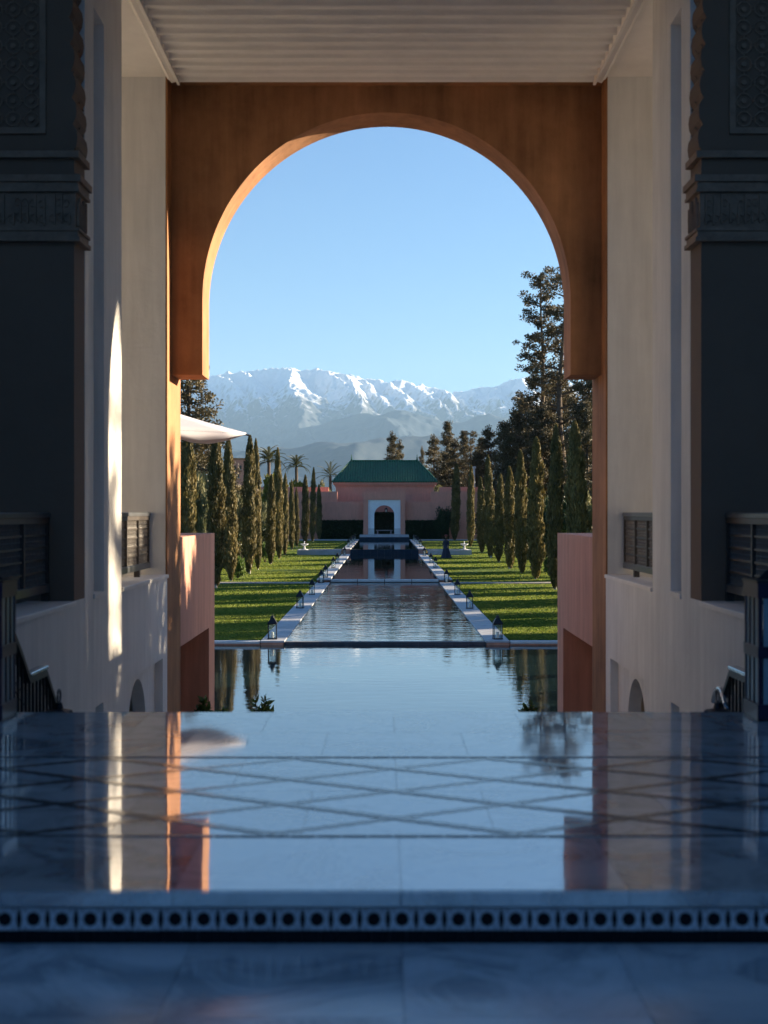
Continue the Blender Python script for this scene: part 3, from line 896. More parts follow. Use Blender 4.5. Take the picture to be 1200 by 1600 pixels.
# stone weir across the pool
wb = MB(); wb.box(-HW, HW, Y2 + 0.03, Y2 + 0.29, -4.4, ZP3 - 0.11); weir = structure(wb.build('weir', M['joint']))
wb = MB(); wb.box(0.02, 1.455, Y2 - 0.08, Y2 + 0.299, ZP3 - 0.10, ZP3 + 0.025, b=0.01); wm = wb.mesh('weir_slab', M['coping'])
for i in range(4): link('weir_slab', wm, weir, (-HW + i*1.475, 0, 0))

# tiled cascades
def cascade(y, z0, z1, hw, nm):
    b = MB(); b.box(-hw, hw, y + 0.02, y + 0.248, z0 - 0.4, z1 - 0.004); o = structure(b.build(nm, M['joint']))
    n = int(round(2*hw/0.6)); w = 2*hw/n
    tb = MB(); tb.box(0.004, w-0.004, y, y + 0.019, z0 - 0.3, z1 - 0.0); me = tb.mesh('cascade_tile', M['tile_navy'])
    for i in range(n): link('cascade_tile', me, o, (-hw + i*w, 0, 0))
cascade(Y3, ZP3, ZP4 + 0.02, HW, 'cascade')
cascade(Y4, ZP4, -2.93, 2.9, 'cascade')
b = MB(); b.box(-2.9, 2.9, Y4 + 0.25, Y4 + 1.3, -3.6, -2.93); b.box(-2.9, 2.9, Y4 + 1.3, 170.0, -3.6, -2.662, b=0.02); structure(b.build('gate_terrace', M['stone']))

# lawns
for s in (-1, 1):
    xs = np.concatenate([np.linspace(HO, 12, 14), np.array([16, 22, 32, 60])]); yy = np.concatenate([np.linspace(Y1 + 0.28, 168, 90), [200, 300]])
    vs_ = []; fs_ = []
    for j, y in enumerate(yy):
        for i, x in enumerate(xs):
            n_ = mnoise.noise(Vector((x*0.3, y*0.15, 3.0)))*0.05
            if i == 0 or j == 0: n_ = -abs(n_)*0.3
            vs_.append((s*x, y, lawn_z(y) + n_ + (0.0 if i else -0.0)))
    nx = len(xs)
    for j in range(len(yy)-1):
        for i in range(nx-1):
            f = (j*nx+i, j*nx+i+1, (j+1)*nx+i+1, (j+1)*nx+i)
            fs_.append(f if s > 0 else f[::-1])
    b = MB(); b.add(vs_, fs_); o = structure(b.build('lawn', M['grass'], smooth=True))
# blades over the visible turf: upright tufts, thinner with distance
for s in (-1, 1):
    r = np.random.default_rng(31 + s); n = 150000
    y = 1.0/(1.0/(Y1 + 0.35) - r.random(n)*(1.0/(Y1 + 0.35) - 1.0/160.0)); x = HO + 0.03 + r.random(n)**1.2*13.0
    k = np.ones(n, bool)
    for (ya, yb) in ((73.5, 75.2), (161.8, 166)): k &= ~((y > ya) & (y < yb))
    k &= ~((y > 119.2) & (y < 122.8) & (x < 7.6))
    x, y = x[k], y[k]; n = len(x)
    zz = np.interp(y, [41, 100, 118, 140, 166, 400], [-3.80, -3.74, -3.66, -3.48, -3.26, -3.2])
    C = np.stack([s*x, y, zz + 0.012], 1); D = np.stack([r.normal(0, 0.5, n), r.normal(0, 0.35, n), np.ones(n)], 1)
    tag(link('grass', leaf_mesh('grass', C.astype(np.float32), unit(D), 0.055, 1.5, M['blade'])), kind='stuff')
# cross paths over the lawn, a few mm above the turf swell
for s in (-1, 1):
    b = MB(); b.box(s*(HO + 0.01), s*30, 73.7, 75.0, -3.95, -3.72); structure(b.build('path', M['gravel']))
    b = MB(); b.box(s*(HO + 0.01), s*14, 162.0, 165.2, -3.5, -3.20); structure(b.build('path', M['stone']))

# side basins with fountain stones
for s in (-1, 1):
    L = SIDE[s]
    t = thing('stone_basin', (s*5.5, 121, lawn_z(120)), f'long low stone water basin on the {L} lawn' + (' behind the woman' if s > 0 else ''), 'basin', 'low basins across the lawns')
    z0, zr = -0.3, 0.42
    b = MB(); x0, x1 = -1.8, 1.9 + 0.0
    b.box(s*x0, s*x1, -1.6, -1.25, z0, zr, b=0.012); b.box(s*x0, s*x1, 1.25, 1.6, z0, zr, b=0.012)
    b.box(s*(x1-0.35), s*x1, -1.249, 1.249, z0, zr, b=0.012)
    b.build('basin_rim', M['stone'], t)
    b = MB(); b.box(s*x0, s*(x1-0.351), -1.249, 1.249, z0, zr-0.12); b.build('basin_water', M['water_far'], t)
    ft = thing('basin_fountain', (s*(5.5+1.35), 120.6, lawn_z(120) + zr - 0.12), f'small white marble fountain bowl at the outer end of the {L} basin', 'fountain', 'white fountain bowls')
    b = MB(); b.lathe([(0.34, 0.0), (0.34, 0.13), (0.28, 0.16), (0.10, 0.20), (0.07, 0.42), (0.12, 0.46)], seg=12); b.build('pedestal', M['coping'], ft)
    b = MB(); b.lathe([(0.10, 0.46), (0.30, 0.54), (0.36, 0.62), (0.33, 0.62), (0.05, 0.56)], seg=14); b.build('bowl', M['white'], ft)
    b = MB(); b.lathe([(0.03, 0.56), (0.05, 0.66), (0.02, 0.74), (0.045, 0.80), (0.004, 0.86)], seg=8); b.build('finial', M['white'], ft)

# pool lanterns
def lantern_parts():
    w, h = 0.13, 0.47
    b = MB()
    for sx in (-1, 1):
        for sy in (-1, 1): b.box(sx*w, sx*(w-0.02), sy*w, sy*(w-0.02), 0.03, h)
        b.box(-w, w, sx*w, sx*(w-0.018), h-0.03, h); b.box(sx*w, sx*(w-0.018), -w+0.018, w-0.018, h-0.03, h)
    fr = b.mesh('frame', M['iron'])
    b = MB(); b.box(-w-0.012, w+0.012, -w-0.012, w+0.012, 0, 0.03); ba = b.mesh('base', M['iron'])
    b = MB(); b.lathe([(0.215, h), (0.20, h+0.015), (0.075, h+0.155), (0.07, h+0.165)], seg=4)
    for i, (x, y, z) in enumerate(b.v):
        c, s_ = cos(pi/4), sin(pi/4); b.v[i] = (x*c - y*s_, x*s_ + y*c, z)
    b.lathe([(0.055, h+0.165), (0.055, h+0.205), (0.03, h+0.225), (0.01, h+0.235)], seg=8)
    ro = b.mesh('roof', M['iron'])
    b = MB(); b.tube([(0.028*cos(a), 0, h+0.255+0.028*sin(a)) for a in [i*2*pi/10 for i in range(11)]], 0.006, 5, cap=False); ri = b.mesh('ring', M['iron'])
    b = MB()
    b.box(-w+0.021, w-0.021, w-0.012, w-0.008, 0.031, h-0.031); pa = b.mesh('pane', M['glass'])
    b = MB(); b.box(w-0.012, w-0.008, -w+0.021, w-0.021, 0.031, h-0.031); pb = b.mesh('pane', M['glass'])
    b = MB(); b.lathe([(0.045, 0.031), (0.045, 0.21), (0.006, 0.213), (0.004, 0.23)], seg=10); ca = b.mesh('candle', M['candle'])
    return [('frame', fr), ('base', ba), ('roof', ro), ('ring', ri), ('pane', pa), ('pane', pb), ('candle', ca)]
LP = lantern_parts()
ordn = ['nearest', 'second', 'third', 'fourth', 'fifth', 'sixth', 'seventh', 'eighth', 'ninth', 'tenth', 'eleventh', 'twelfth', 'thirteenth']
lists = {-1: [(41.9, 0.02), (55.4, 0), (64.5, 0), (75.2, .05), (78.2, -.05), (91.8, 0.0), (100.5, 0.03), (118, 0), (130, 0), (140, 0), (150, 0), (159, 0)],
          1: [(41.9, 0.02), (55.2, 0), (64.5, 0), (75.6, 0), (92.0, 0), (100.0, -0.03), (117, 0), (129, 0), (139, 0), (149, 0), (158, 0)]}
for s in (-1, 1):
    for i, (d, dx) in enumerate(lists[s]):
        lab = f'black iron candle lantern on the {SIDE[s]} pool walkway, {ordn[i]} from the near pool' if i else f'nearest and largest candle lantern at the corner of the {SIDE[s]} pool walkway'
        t = thing('pool_lantern', (s*(3.33 + dx) + (0.0), d, walk_z(d)), lab, 'lantern', 'candle lanterns along the pool walkways', rz=rng.normal(0, 0.08))
        for nm, me in LP: link(nm, me, t)

# ------------------------------------------------------------------ foliage
def cypress_mesh(seed, N=10500, H=8.0, R=0.62):
    r = np.random.default_rng(seed)
    t = r.uniform(0, 1, N) ** 0.95
    th = r.uniform(0, 2*pi, N)
    prof = np.minimum(1, (t/0.16 + 0.10))**0.7 * np.clip(1 - t**4.5, 0.0, 1)**0.72 * 0.95 + 0.05
    ph = r.uniform(0, 6.28, 6)
    lump = 1 + 0.14*np.sin(3*th + 9*t + ph[0]) + 0.11*np.sin(5*th - 23*t + ph[1]) + 0.10*np.sin(2*th + 41*t + ph[2]) + 0.06*np.sin(31*t + ph[3])
    shell = np.where(r.random(N) < 0.75, r.uniform(0.82, 1.06, N), r.uniform(0.35, 0.85, N))
    out = r.random(N) < 0.03
    shell = np.where(out, shell + r.uniform(0.1, 0.35, N), shell)
    rad = R*prof*lump*shell
    lean = 0.10*np.sin(2.2*t + ph[4])
    z = 0.14 + t*(H-0.24)
    C = np.stack([rad*np.cos(th) + lean, rad*np.sin(th) + lean*0.5*np.cos(ph[5]), z], 1)
    D = np.stack([np.cos(th)*0.42, np.sin(th)*0.42, np.ones(N)], 1) + r.normal(0, 0.28, (N, 3))
    return leaf_mesh('crown', C.astype(np.float32), unit(D), 0.20, 0.45, M['cypress'], np.stack([np.cos(th), np.sin(th), 0.15*np.ones(N)], 1))
def cypress_core(H=8.0, R=0.62):
    b = MB(); b.tube([(0, 0, -0.3), (0, 0, 0.5), (0.03, 0, H*0.5), (0.0, 0, H*0.94)], [0.13, 0.10, 0.07, 0.012], 8)
    return b.mesh('trunk', M['bark_pale'])
CY = [cypress_mesh(100+i) for i in range(8)]
CYT = cypress_core()
def cypress(i, px, d, hgt, wid, label, side):
    x = PX(px, d); z = lawn_z(d)
    t = thing('cypress', (x, d, z - 0.02), label, 'cypress', 'slim cypresses in two rows along the lawns', rz=rng.uniform(0, 6.28))
    c = link('crown', CY[i % 8], t); k = link('trunk', CYT, t)
    wv = 0.615 + 0.05*sin(i*2.7)
    t.rotation_euler = (rng.normal(0, 0.010), rng.normal(0, 0.010), rng.uniform(0, 6.28))
    for o in (c, k): o.scale = (wid*wv, wid*wv, hgt/8.0)
    return t
# (px of base, distance, height, width factor)
LC = [(291, 59.5, 7.3, 1.0), (337, 69.5, 7.7, 1.04), (361, 76.5, 7.9, 0.98), (390, 85.5, 8.5, 0.92), (403, 91.5, 8.6, 0.72), (423, 100.5, 6.5, 0.76),
      (436, 110, 8.8, 0.86), (446, 119, 7.0, 0.74), (456, 131, 6.6, 0.62), (464, 140, 6.0, 0.66), (477, 148, 7.4, 0.88), (489, 157, 8.4, 0.86), (498, 166, 6.5, 0.78)]
RC = [(902, 59.5, 7.7, 1.0), (868, 68, 8.1, 1.0), (837, 78.5, 8.0, 1.02), (815, 86, 7.6, 0.98), (796, 92.5, 6.8, 0.95), (780, 104, 6.6, 0.86),
      (767, 112.5, 8.3, 1.0), (753, 124, 6.8, 0.86), (735, 140, 8.2, 1.0), (711, 162, 9.0, 1.15)]
onl = ['nearest', 'second', 'third', 'fourth', 'fifth', 'sixth', 'seventh', 'eighth', 'ninth', 'tenth', 'eleventh', 'twelfth', 'farthest']
for i, (px, d, h, w) in enumerate(LC):
    cypress(i, px, d, h, w, f'slim cypress in the left row, {onl[i]} from the pink parapet', -1)
for i, (px, d, h, w) in enumerate(RC):
    cypress(i + 3, px, d, h, w, f'slim cypress in the right row, {onl[i] if i < 9 else "farthest"} from the pink parapet', 1)

def clump_tree(seed, H, spread, nb, clumps, leaves, crad, leaf, trunk_r, z0=0.12, droop=0.0, mat='conifer', asp=0.5, taper=0.9, top=0.05):
    r = np.random.default_rng(seed); rr = random.Random(seed)
    b = MB()
    wob = [(0.18*sin(k*1.3+seed), 0.18*cos(k*0.9+seed), H*k/7.0) for k in range(8)]
    wob[0] = (0, 0, -0.4)
    b.tube(wob, [trunk_r*(1-k/7.6)+0.015 for k in range(8)], 9)
    tr = b.mesh('trunk', M['bark'])
    bb = MB(); C = []; D = []; NN = []
    for i in range(nb):
        t = z0 + (1-z0)*(i+0.5)/nb + rr.uniform(-0.02, 0.02); t = min(t, 0.99)
        az = i*2.39996 + rr.uniform(-0.5, 0.5)
        ln = spread*(max(0.0, 1-(t-z0)/(1-z0))**taper*(0.55 + 0.6*rr.random()) + top)
        if t < z0 + 0.1: ln *= 0.7
        zb = H*t
        up = 0.28 - droop + 0.25*rr.random()
        k = min(6, t*7); kx = 0.18*sin(k*1.3+seed); ky = 0.18*cos(k*0.9+seed)
        p0 = Vector((kx, ky, zb)); d = Vector((cos(az), sin(az), up))
        p1 = p0 + d*ln*0.55 + Vector((0, 0, -0.03*ln)); p2 = p0 + d*ln + Vector((0, 0, 0.08*ln - droop*0.3*ln))
        bb.tube([p0, p1, p2], [0.05*trunk_r/0.25 + 0.012*ln, 0.012*ln + 0.012, 0.008], 4, cap=False)
        nc = max(2, int(clumps*(0.4 + 0.6*ln/spread)))
        for q in range(nc):
            f = 0.25 + 0.78*(q+rr.random())/nc
            pc = (p0*(1-f)**2 + p1*2*f*(1-f) + p2*f*f) if f < 1 else p2
            pc = pc + Vector((rr.gauss(0, 0.10*spread*0.6), rr.gauss(0, 0.10*spread*0.6), rr.gauss(0, 0.07*spread*0.6)))
            cr_ = crad*rr.uniform(0.6, 1.25)
            n = int(leaves*rr.uniform(0.7, 1.3))
            g = r.normal(size=(n, 3)); g = unit(g)*(r.random(n)**0.45)[:, None]*cr_*np.array([1, 1, 0.75])
            C.append(g + np.array(pc)); NN.append(unit(g)*0.9 + np.array([p2.x*0.5/spread, p2.y*0.5/spread, 0.1])); dd = unit(g + 1e-6) + r.normal(0, 0.5, (n, 3)); dd[:, 2] += 0.3; D.append(unit(dd))
    return tr, bb.mesh('limbs', M['bark']), leaf_mesh('crown', np.concatenate(C).astype(np.float32), np.concatenate(D), leaf, asp, M[mat], np.concatenate(NN))
def place_tree(parts, name, x, y, z, label, cat, group=None, s=1.0, sz=None, rz=0.0):
    t = thing(name, (x, y, z), label, cat, group, rz)
    for nm, me in zip(('trunk', 'limbs', 'crown'), parts):
        o = link(nm, me, t); o.scale = (s, s, sz or s)
    return t
def at(px, d, base=None): return PX(px, d), d, (lawn_z(d) if base is None else base)

T_tall = clump_tree(21, 21.5, 3.0, 58, 6, 84, 0.46, 0.18, 0.30, z0=0.16, asp=0.55, taper=0.62, top=0.20)
T_tall2 = clump_tree(22, 20.0, 3.2, 52, 6, 80, 0.48, 0.18, 0.30, z0=0.14, asp=0.55, taper=0.55, top=0.22)
T_dense = clump_tree(23, 14.0, 3.4, 64, 8, 80, 0.60, 0.20, 0.28, z0=0.05, asp=0.55, taper=0.6, top=0.10)
T_cone = clump_tree(24, 15.0, 2.9, 70, 7, 70, 0.46, 0.19, 0.26, z0=0.10, droop=0.15, asp=0.5, taper=0.85, top=0.03)
T_cone2 = clump_tree(25, 12.0, 2.4, 52, 6, 70, 0.44, 0.18, 0.22, z0=0.12, droop=0.1, asp=0.5, taper=0.75, top=0.06)
T_big = clump_tree(26, 14.0, 4.4, 60, 9, 70, 0.50, 0.20, 0.32, z0=0.06, droop=0.35, asp=0.45, taper=0.7, top=0.06)

def tree_at(parts, H, px, d, top_py, name, label, cat, group, rz=0.0, wide=1.0):
    x, y, z = at(px, d); zt = PZ(top_py, d); s = (zt - z)/H
    return place_tree(parts, name, x, y, z, label, cat, group, s*wide, s, rz)
G1 = 'tall dark trees behind the right cypresses'
tree_at(T_tall, 21.5, 847, 172, 430, 'pine_tree', 'tallest open dark tree, its top against the sky left of the arch jamb', 'tree', G1, 0.3)
tree_at(T_tall2, 20.0, 879, 168, 424, 'pine_tree', 'tall sparse tree half hidden behind the right side of the arch', 'tree', G1, 1.9, 1.15)
tree_at(T_dense, 14.0, 918, 150, 575, 'pine_tree', 'dense golden green tree in the gap under the right impost', 'tree', G1, 0.8, 0.8)
tree_at(T_dense, 14.0, 872, 178, 600, 'pine_tree', 'dense dark tree filling the space behind the tallest tree', 'tree', G1, 2.5, 1.0)
tree_at(T_dense, 14.0, 822, 184, 628, 'pine_tree', 'dark bushy tree at the left foot of the tallest tree', 'tree', G1, 4.4, 0.9)
tree_at(T_dense, 14.0, 846, 166, 640, 'pine_tree', 'dark low tree standing right below the tallest tree', 'tree', G1, 1.4, 1.0)
tree_at(T_dense, 14.0, 930, 160, 620, 'pine_tree', 'dark tree behind the rightmost cypress, at the terracotta jamb', 'tree', G1, 5.2, 1.0)
G2 = 'dark conifers beyond the garden wall'
tree_at(T_cone, 15.0, 698, 215, 659, 'conifer', 'pointed conifer with layered branches, tallest right of the green roof', 'tree', G2, 0.6, 0.95)
tree_at(T_cone2, 12.0, 677, 210, 682, 'conifer', 'dark conifer directly right of the green roof, shorter', 'tree', G2, 1.2)
tree_at(T_cone2, 12.0, 713, 205, 688, 'conifer', 'conifer on the right shoulder of the pointed one', 'tree', G2, 3.2)
tree_at(T_cone2, 12.0, 660, 235, 700, 'conifer', 'small narrow conifer just above the right ridge end of the roof', 'tree', G2, 2.2, 0.45)
tree_at(T_tall2, 20.0, 736, 190, 677, 'pine_tree', 'round topped dark tree above the farthest right cypresses', 'tree', G2, 0.2, 1.05)
tree_at(T_cone2, 12.0, 765, 182, 668, 'conifer', 'brown tinged conifer between the round tree and the tall dark tree', 'tree', G2, 2.9, 1.05)
tree_at(T_dense, 14.0, 790, 165, 664, 'pine_tree', 'dark tree left of the tallest tree, with sunlit top', 'tree', G2, 4.0, 0.85)
tree_at(T_dense, 14.0, 748, 175, 710, 'pine_tree', 'low dark tree filling between the right cypress tops', 'tree', G2, 5.0, 0.9)
tree_at(T_cone, 15.0, 724, 222, 674, 'conifer', 'dark conifer between the pointed conifer and the round topped tree', 'tree', G2, 1.6, 0.85)
tree_at(T_cone, 15.0, 752, 205, 684, 'conifer', 'dark conifer partly hidden right of the round topped tree', 'tree', G2, 4.6, 0.9)
tree_at(T_dense, 14.0, 805, 176, 648, 'pine_tree', 'dark tree whose crown leans against the left side of the tallest tree', 'tree', G2, 2.2, 0.8)
tree_at(T_dense, 14.0, 700, 208, 712, 'pine_tree', 'low dark tree at the foot of the pointed conifer, right of the roof', 'tree', G2, 3.3, 1.1)
tree_at(T_cone2, 12.0, 612, 225, 677, 'conifer', 'twin topped dark conifer rising behind the middle of the green roof', 'tree', G2, 0.9, 0.8)
tree_at(T_cone2, 12.0, 625, 232, 690, 'conifer', 'ragged conifer close right of the twin topped one over the roof', 'tree', G2, 3.9, 0.7)
G3 = 'trees on the left behind the parasol'
tree_at(T_big, 14.0, 292, 88, 545, 'cedar_tree', 'large cedar with drooping boughs above the white parasol', 'tree', G3, 0.4, 1.0)
tree_at(T_dense, 14.0, 318, 128, 672, 'pine_tree', 'dark tree seen between the first and second left cypress', 'tree', G3, 2.0, 0.7)

# leafy shrubs and olives between the cypresses
def bush(seed, rx, rz_, n, leaf, mat, asp=0.5, trunk=0.6):
    r = np.random.default_rng(seed)
    k = 26; cen = unit(r.normal(size=(k, 3)))*np.array([rx, rx, rz_])*r.uniform(0.35, 0.85, k)[:, None]; cen[:, 2] += rz_ + trunk
    idx = r.integers(0, k, n); g = unit(r.normal(size=(n, 3)))*(r.random(n)**0.5)[:, None]*np.array([rx, rx, rz_])*0.36
    C = cen[idx] + g; C[:, 2] = np.maximum(C[:, 2], 0.1)
    D = unit(g) + r.normal(0, 0.5, (n, 3)); D[:, 2] += 0.35
    cr_ = leaf_mesh('crown', C.astype(np.float32), unit(D), leaf, asp, M[mat], unit(C - np.array([0, 0, rz_*0.8 + trunk])) + unit(g)*0.6)
    b = MB()
    for q in range(4):
        a = q*1.6 + seed; b.tube([(0, 0, -0.3), (0.1*cos(a), 0.1*sin(a), trunk*0.8), (rx*0.5*cos(a), rx*0.5*sin(a), trunk + rz_*1.1)], [0.09, 0.07, 0.02], 6)
    return b.mesh('trunk', M['bark']), cr_
B_ol = [bush(40+i, 2.1, 1.6, 5200, 0.30, 'olive', 0.4, 1.0) for i in range(2)]
B_ci = [bush(50+i, 1.6, 1.3, 3600, 0.32, 'citrus', 0.6, 0.6) for i in range(2)]
B_lo = [bush(60+i, 1.2, 0.7, 1800, 0.26, 'shrub', 0.5, 0.1) for i in range(2)]
B_dk = [bush(70+i, 1.9, 1.9, 5200, 0.24, 'hedge', 0.5, 0.2) for i in range(2)]
def put_bush(parts, name, px, d, top_py, half_px, label, cat, group, base_h, base_r, rz=0.0):
    x, y, z = at(px, d); h = PZ(top_py, d) - z; w = half_px*d/F
    t = thing(name, (x, y, z), label, cat, group, rz)
    for nm, me in zip(('trunk', 'crown'), parts):
        o = link(nm, me, t); o.scale = (w/base_r, w/base_r, h/base_h)
    return t
GO = 'olive trees and shrubs behind the cypress rows'
for j, a in enumerate([
    (B_ol[0], 'olive_tree', 312, 84, 726, 26, 'sunlit silver olive tree between the first two left cypresses', 4.2, 2.4),
    (B_ci[0], 'citrus_tree', 375, 108, 750, 22, 'yellow green tree below the pink house on the left', 3.2, 1.9),
    (B_ol[1], 'olive_tree', 378, 98, 772, 22, 'grey green olive between the third and fourth left cypress', 4.2, 2.4),
    (B_ci[1], 'citrus_tree', 424, 150, 738, 26, 'bright yellow green tree under the larger palm on the left', 3.2, 1.9),
    (B_ol[0], 'olive_tree', 412, 118, 778, 16, 'pale olive right of the fifth left cypress', 4.2, 2.4),
    (B_ci[0], 'citrus_tree', 466, 172, 742, 26, 'bright yellow green tree under the smaller left palm', 3.2, 1.9),
    (B_ci[1], 'citrus_tree', 440, 190, 748, 24, 'green tree behind the seventh left cypress', 3.2, 1.9),
    (B_ol[1], 'olive_tree', 505, 190, 752, 18, 'dusty olive at the foot of the feathery palm', 4.2, 2.4),
    (B_ol[0], 'olive_tree', 352, 118, 764, 26, 'olive mass behind the second left cypress', 4.2, 2.4),
    (B_ol[1], 'olive_tree', 400, 165, 760, 28, 'far olive between the left cypresses, in half shade', 4.2, 2.4),
    (B_lo[0], 'shrub', 372, 80, 868, 18, 'rounded low shrub between the second and third left cypress', 1.6, 1.4),
    (B_lo[1], 'shrub', 414, 104, 842, 15, 'low hedge shrub right of the fourth left cypress', 1.6, 1.4),
    (B_lo[0], 'shrub', 352, 92, 850, 20, 'low shrub deep behind the second left cypress', 1.6, 1.4),
    (B_ol[0], 'olive_tree', 681, 192, 752, 20, 'pale olive on the right of the pavilion wall', 4.2, 2.4),
    (B_ol[1], 'olive_tree', 748, 178, 744, 18, 'pale olive behind the right cypresses near the pale post', 4.2, 2.4),
    (B_ci[0], 'citrus_tree', 826, 128, 752, 14, 'bright green tree glimpsed between the third and fourth right cypress', 3.2, 1.9),
    (B_ol[0], 'olive_tree', 858, 108, 772, 22, 'silver olive between the second and third right cypress', 4.2, 2.4),
    (B_ol[1], 'olive_tree', 915, 84, 770, 26, 'sunlit silver olive at the right jamb above the parapet', 4.2, 2.4),
    (B_ol[0], 'olive_tree', 822, 118, 790, 24, 'olive mass in shade behind the fourth right cypress', 4.2, 2.4),
    (B_dk[1], 'shrub', 692, 166.0, 784, 17, 'dark climbing shrub against the right garden wall', 4.2, 2.1),
    (B_lo[0], 'shrub', 860, 82, 868, 16, 'low yellow shrub at the foot of the second right cypress', 1.6, 1.4),
    ]):
    put_bush(a[0], a[1], a[2], a[3], a[4], a[5], a[6], 'olive tree' if a[1] == 'olive_tree' else ('tree' if a[1] == 'citrus_tree' else 'shrub'), GO, a[7], a[8], rz=j*1.1)

GD = 'dark evergreen shrubs behind the cypress rows'
wd = ['first', 'second', 'third', 'fourth', 'fifth', 'sixth', 'seventh', 'eighth']
for s, lst in ((1, [(11.5, 88, 4.6), (12.2, 97, 5.2), (11.2, 106, 4.4), (12.0, 115, 5.4), (11.4, 125, 4.8), (12.4, 136, 5.4), (11.6, 147, 4.6), (12.0, 157, 5.0)]),
               (-1, [(11.8, 92, 3.0), (12.6, 104, 3.6), (11.5, 116, 3.2), (12.4, 128, 4.0), (11.6, 141, 3.4), (12.2, 153, 4.0)])):
    for j, (x, y, h) in enumerate(lst):
        t = thing('evergreen_shrub', (s*x, y, lawn_z(y)), f'dark evergreen shrub filling the gap behind the {SIDE[s]} cypress row, {wd[j]} from the palace', 'shrub', GD, rz=j*1.3)
        for nm, me in zip(('trunk', 'crown'), B_dk[j % 2]):
            o = link(nm, me, t); o.scale = (1.25, 1.25, h/4.0)
# citrus row on the right terrace garden (outside the view; throws the dapples)
for j, (x, y, h) in enumerate([(15.0, 21.5, 8.0), (15.2, 24.8, 8.9), (12.8, 26.8, 9.0), (14.2, 28.6, 9.4), (13.4, 31.5, 9.0), (15.0, 34.6, 9.4), (12.8, 37.6, 8.8)]):
    t = thing('olive_tree', (x, y, ZG), f'olive tree on the right beside the near pool, {onl[j]} from the terrace', 'olive tree', 'olive row beside the near pool')
    for nm, me in zip(('trunk', 'crown'), B_ol[j % 2]):
        o = link(nm, me, t); o.scale = (1.0, 1.0, h/4.2)
    t.rotation_euler = (0, 0, j*1.3)
for j, (x, y, h) in enumerate([(13.6, 44.5, 9.5), (15.5, 48.0, 11.0), (13.8, 52.5, 9.6), (16.0, 56.0, 11.4), (13.6, 60.0, 9.8), (16.2, 64.5, 11.2), (14.0, 68.5, 10.0), (16.4, 73.0, 11.6), (14.2, 78.5, 10.0), (16.6, 84.0, 11.0)]):  # unseen trees added to lay streaky shade over the near right lawn
    t = thing('shade_tree', (x, y, lawn_z(y)), f'dense evergreen tree behind the right cypresses, {onl[j]} along the lawn, added out of view to shade the grass', 'tree', 'unseen evergreens added to shade the right lawn')
    for nm, me in zip(('trunk', 'crown'), B_dk[j % 2]):
        o = link(nm, me, t); o.scale = (1.15, 1.15, h/4.0)
    t.rotation_euler = (0, 0, j*1.7)
for s in (-1, 1):
    b = MB(); b.box(s*9.0, s*16.0, 17.6, 23.29, -4.4, ZG-0.004); b.box(s*16.3, s*60, 17.6, 41.5, -4.4, ZG - 0.0); structure(b.build('side_garden', M['grass']))

# sparse tall tree added out of view to thin the sunlight on the left pier
x, y = 31.0, 29.6
T_veil = clump_tree(22, 20.0, 3.2, 46, 6, 80, 0.48, 0.18, 0.30, z0=0.10, asp=0.55, taper=0.55, top=0.22)
t = place_tree(T_veil, 'pine_tree', x, y, -4.0, 'sparse tall tree added out of view on the right, thinning the sun on the left pier', 'tree', None, 0.72, 0.80, 0.7)

# palms: trunk + fronds, each frond one object
def frond_mesh(Ln, n, wid, arch):
    b = MB(); pts = []
    for k in range(9):
        f = k/8; pts.append((Ln*f*(1-0.12*f), 0, arch*Ln*(f*0.9 - 1.15*f*f)))
    b.tube(pts, [0.03*(1-k/9)+0.006 for k in range(9)], 4, cap=False)
    for k in range(n):
        f = 0.15 + 0.85*(k+0.5)/n; i = min(7, int(f*8)); q = f*8 - i
        p = Vector(pts[i]).lerp(Vector(pts[i+1]), q); l = wid*(0.45 + 0.9*f*(1-f)*2.2)*(1.1-0.5*f)
        for sg in (-1, 1):
            tip = p + Vector((l*0.55, sg*l*0.75, -l*0.25)); w = 0.035
            b.add([p, p + Vector((w*1.5, 0, 0.02)), tip], [(0, 1, 2)])
    return b.mesh('frond', M['palm'])
FR = [frond_mesh(2.3, 26, 0.55, 0.75), frond_mesh(3.1, 28, 0.6, 0.45)]
def palm(px, d, crown_py, kind, n, label, sc_=1.0):
    x, y, z = at(px, d); zc_ = PZ(crown_py, d)
    t = thing('palm_tree', (x, y, z), label, 'palm tree', 'palms behind the garden')
    b = MB(); b.tube([(0, 0, -0.3), (0.05, 0, (zc_-z)*0.5), (0, 0, zc_-z)], [0.28, 0.22, 0.2], 9); b.build('trunk', M['bark'], t)
    for i in range(n):
        o = link('frond', FR[kind], t, (0, 0, zc_ - z)); el = 1.25 - 1.75*(i/n) + rng.normal(0, 0.1)
        o.rotation_euler = (0, -el, i*2.39996); o.scale = (sc_,)*3
palm(420, 175, 722, 0, 26, 'larger round palm above the yellow green tree on the left', 1.15)
palm(463, 185, 730, 0, 24, 'smaller round palm left of the twelfth cypress', 0.95)
palm(516, 195, 744, 1, 16, 'feathery date palm with arching fronds left of the green roof', 0.85)

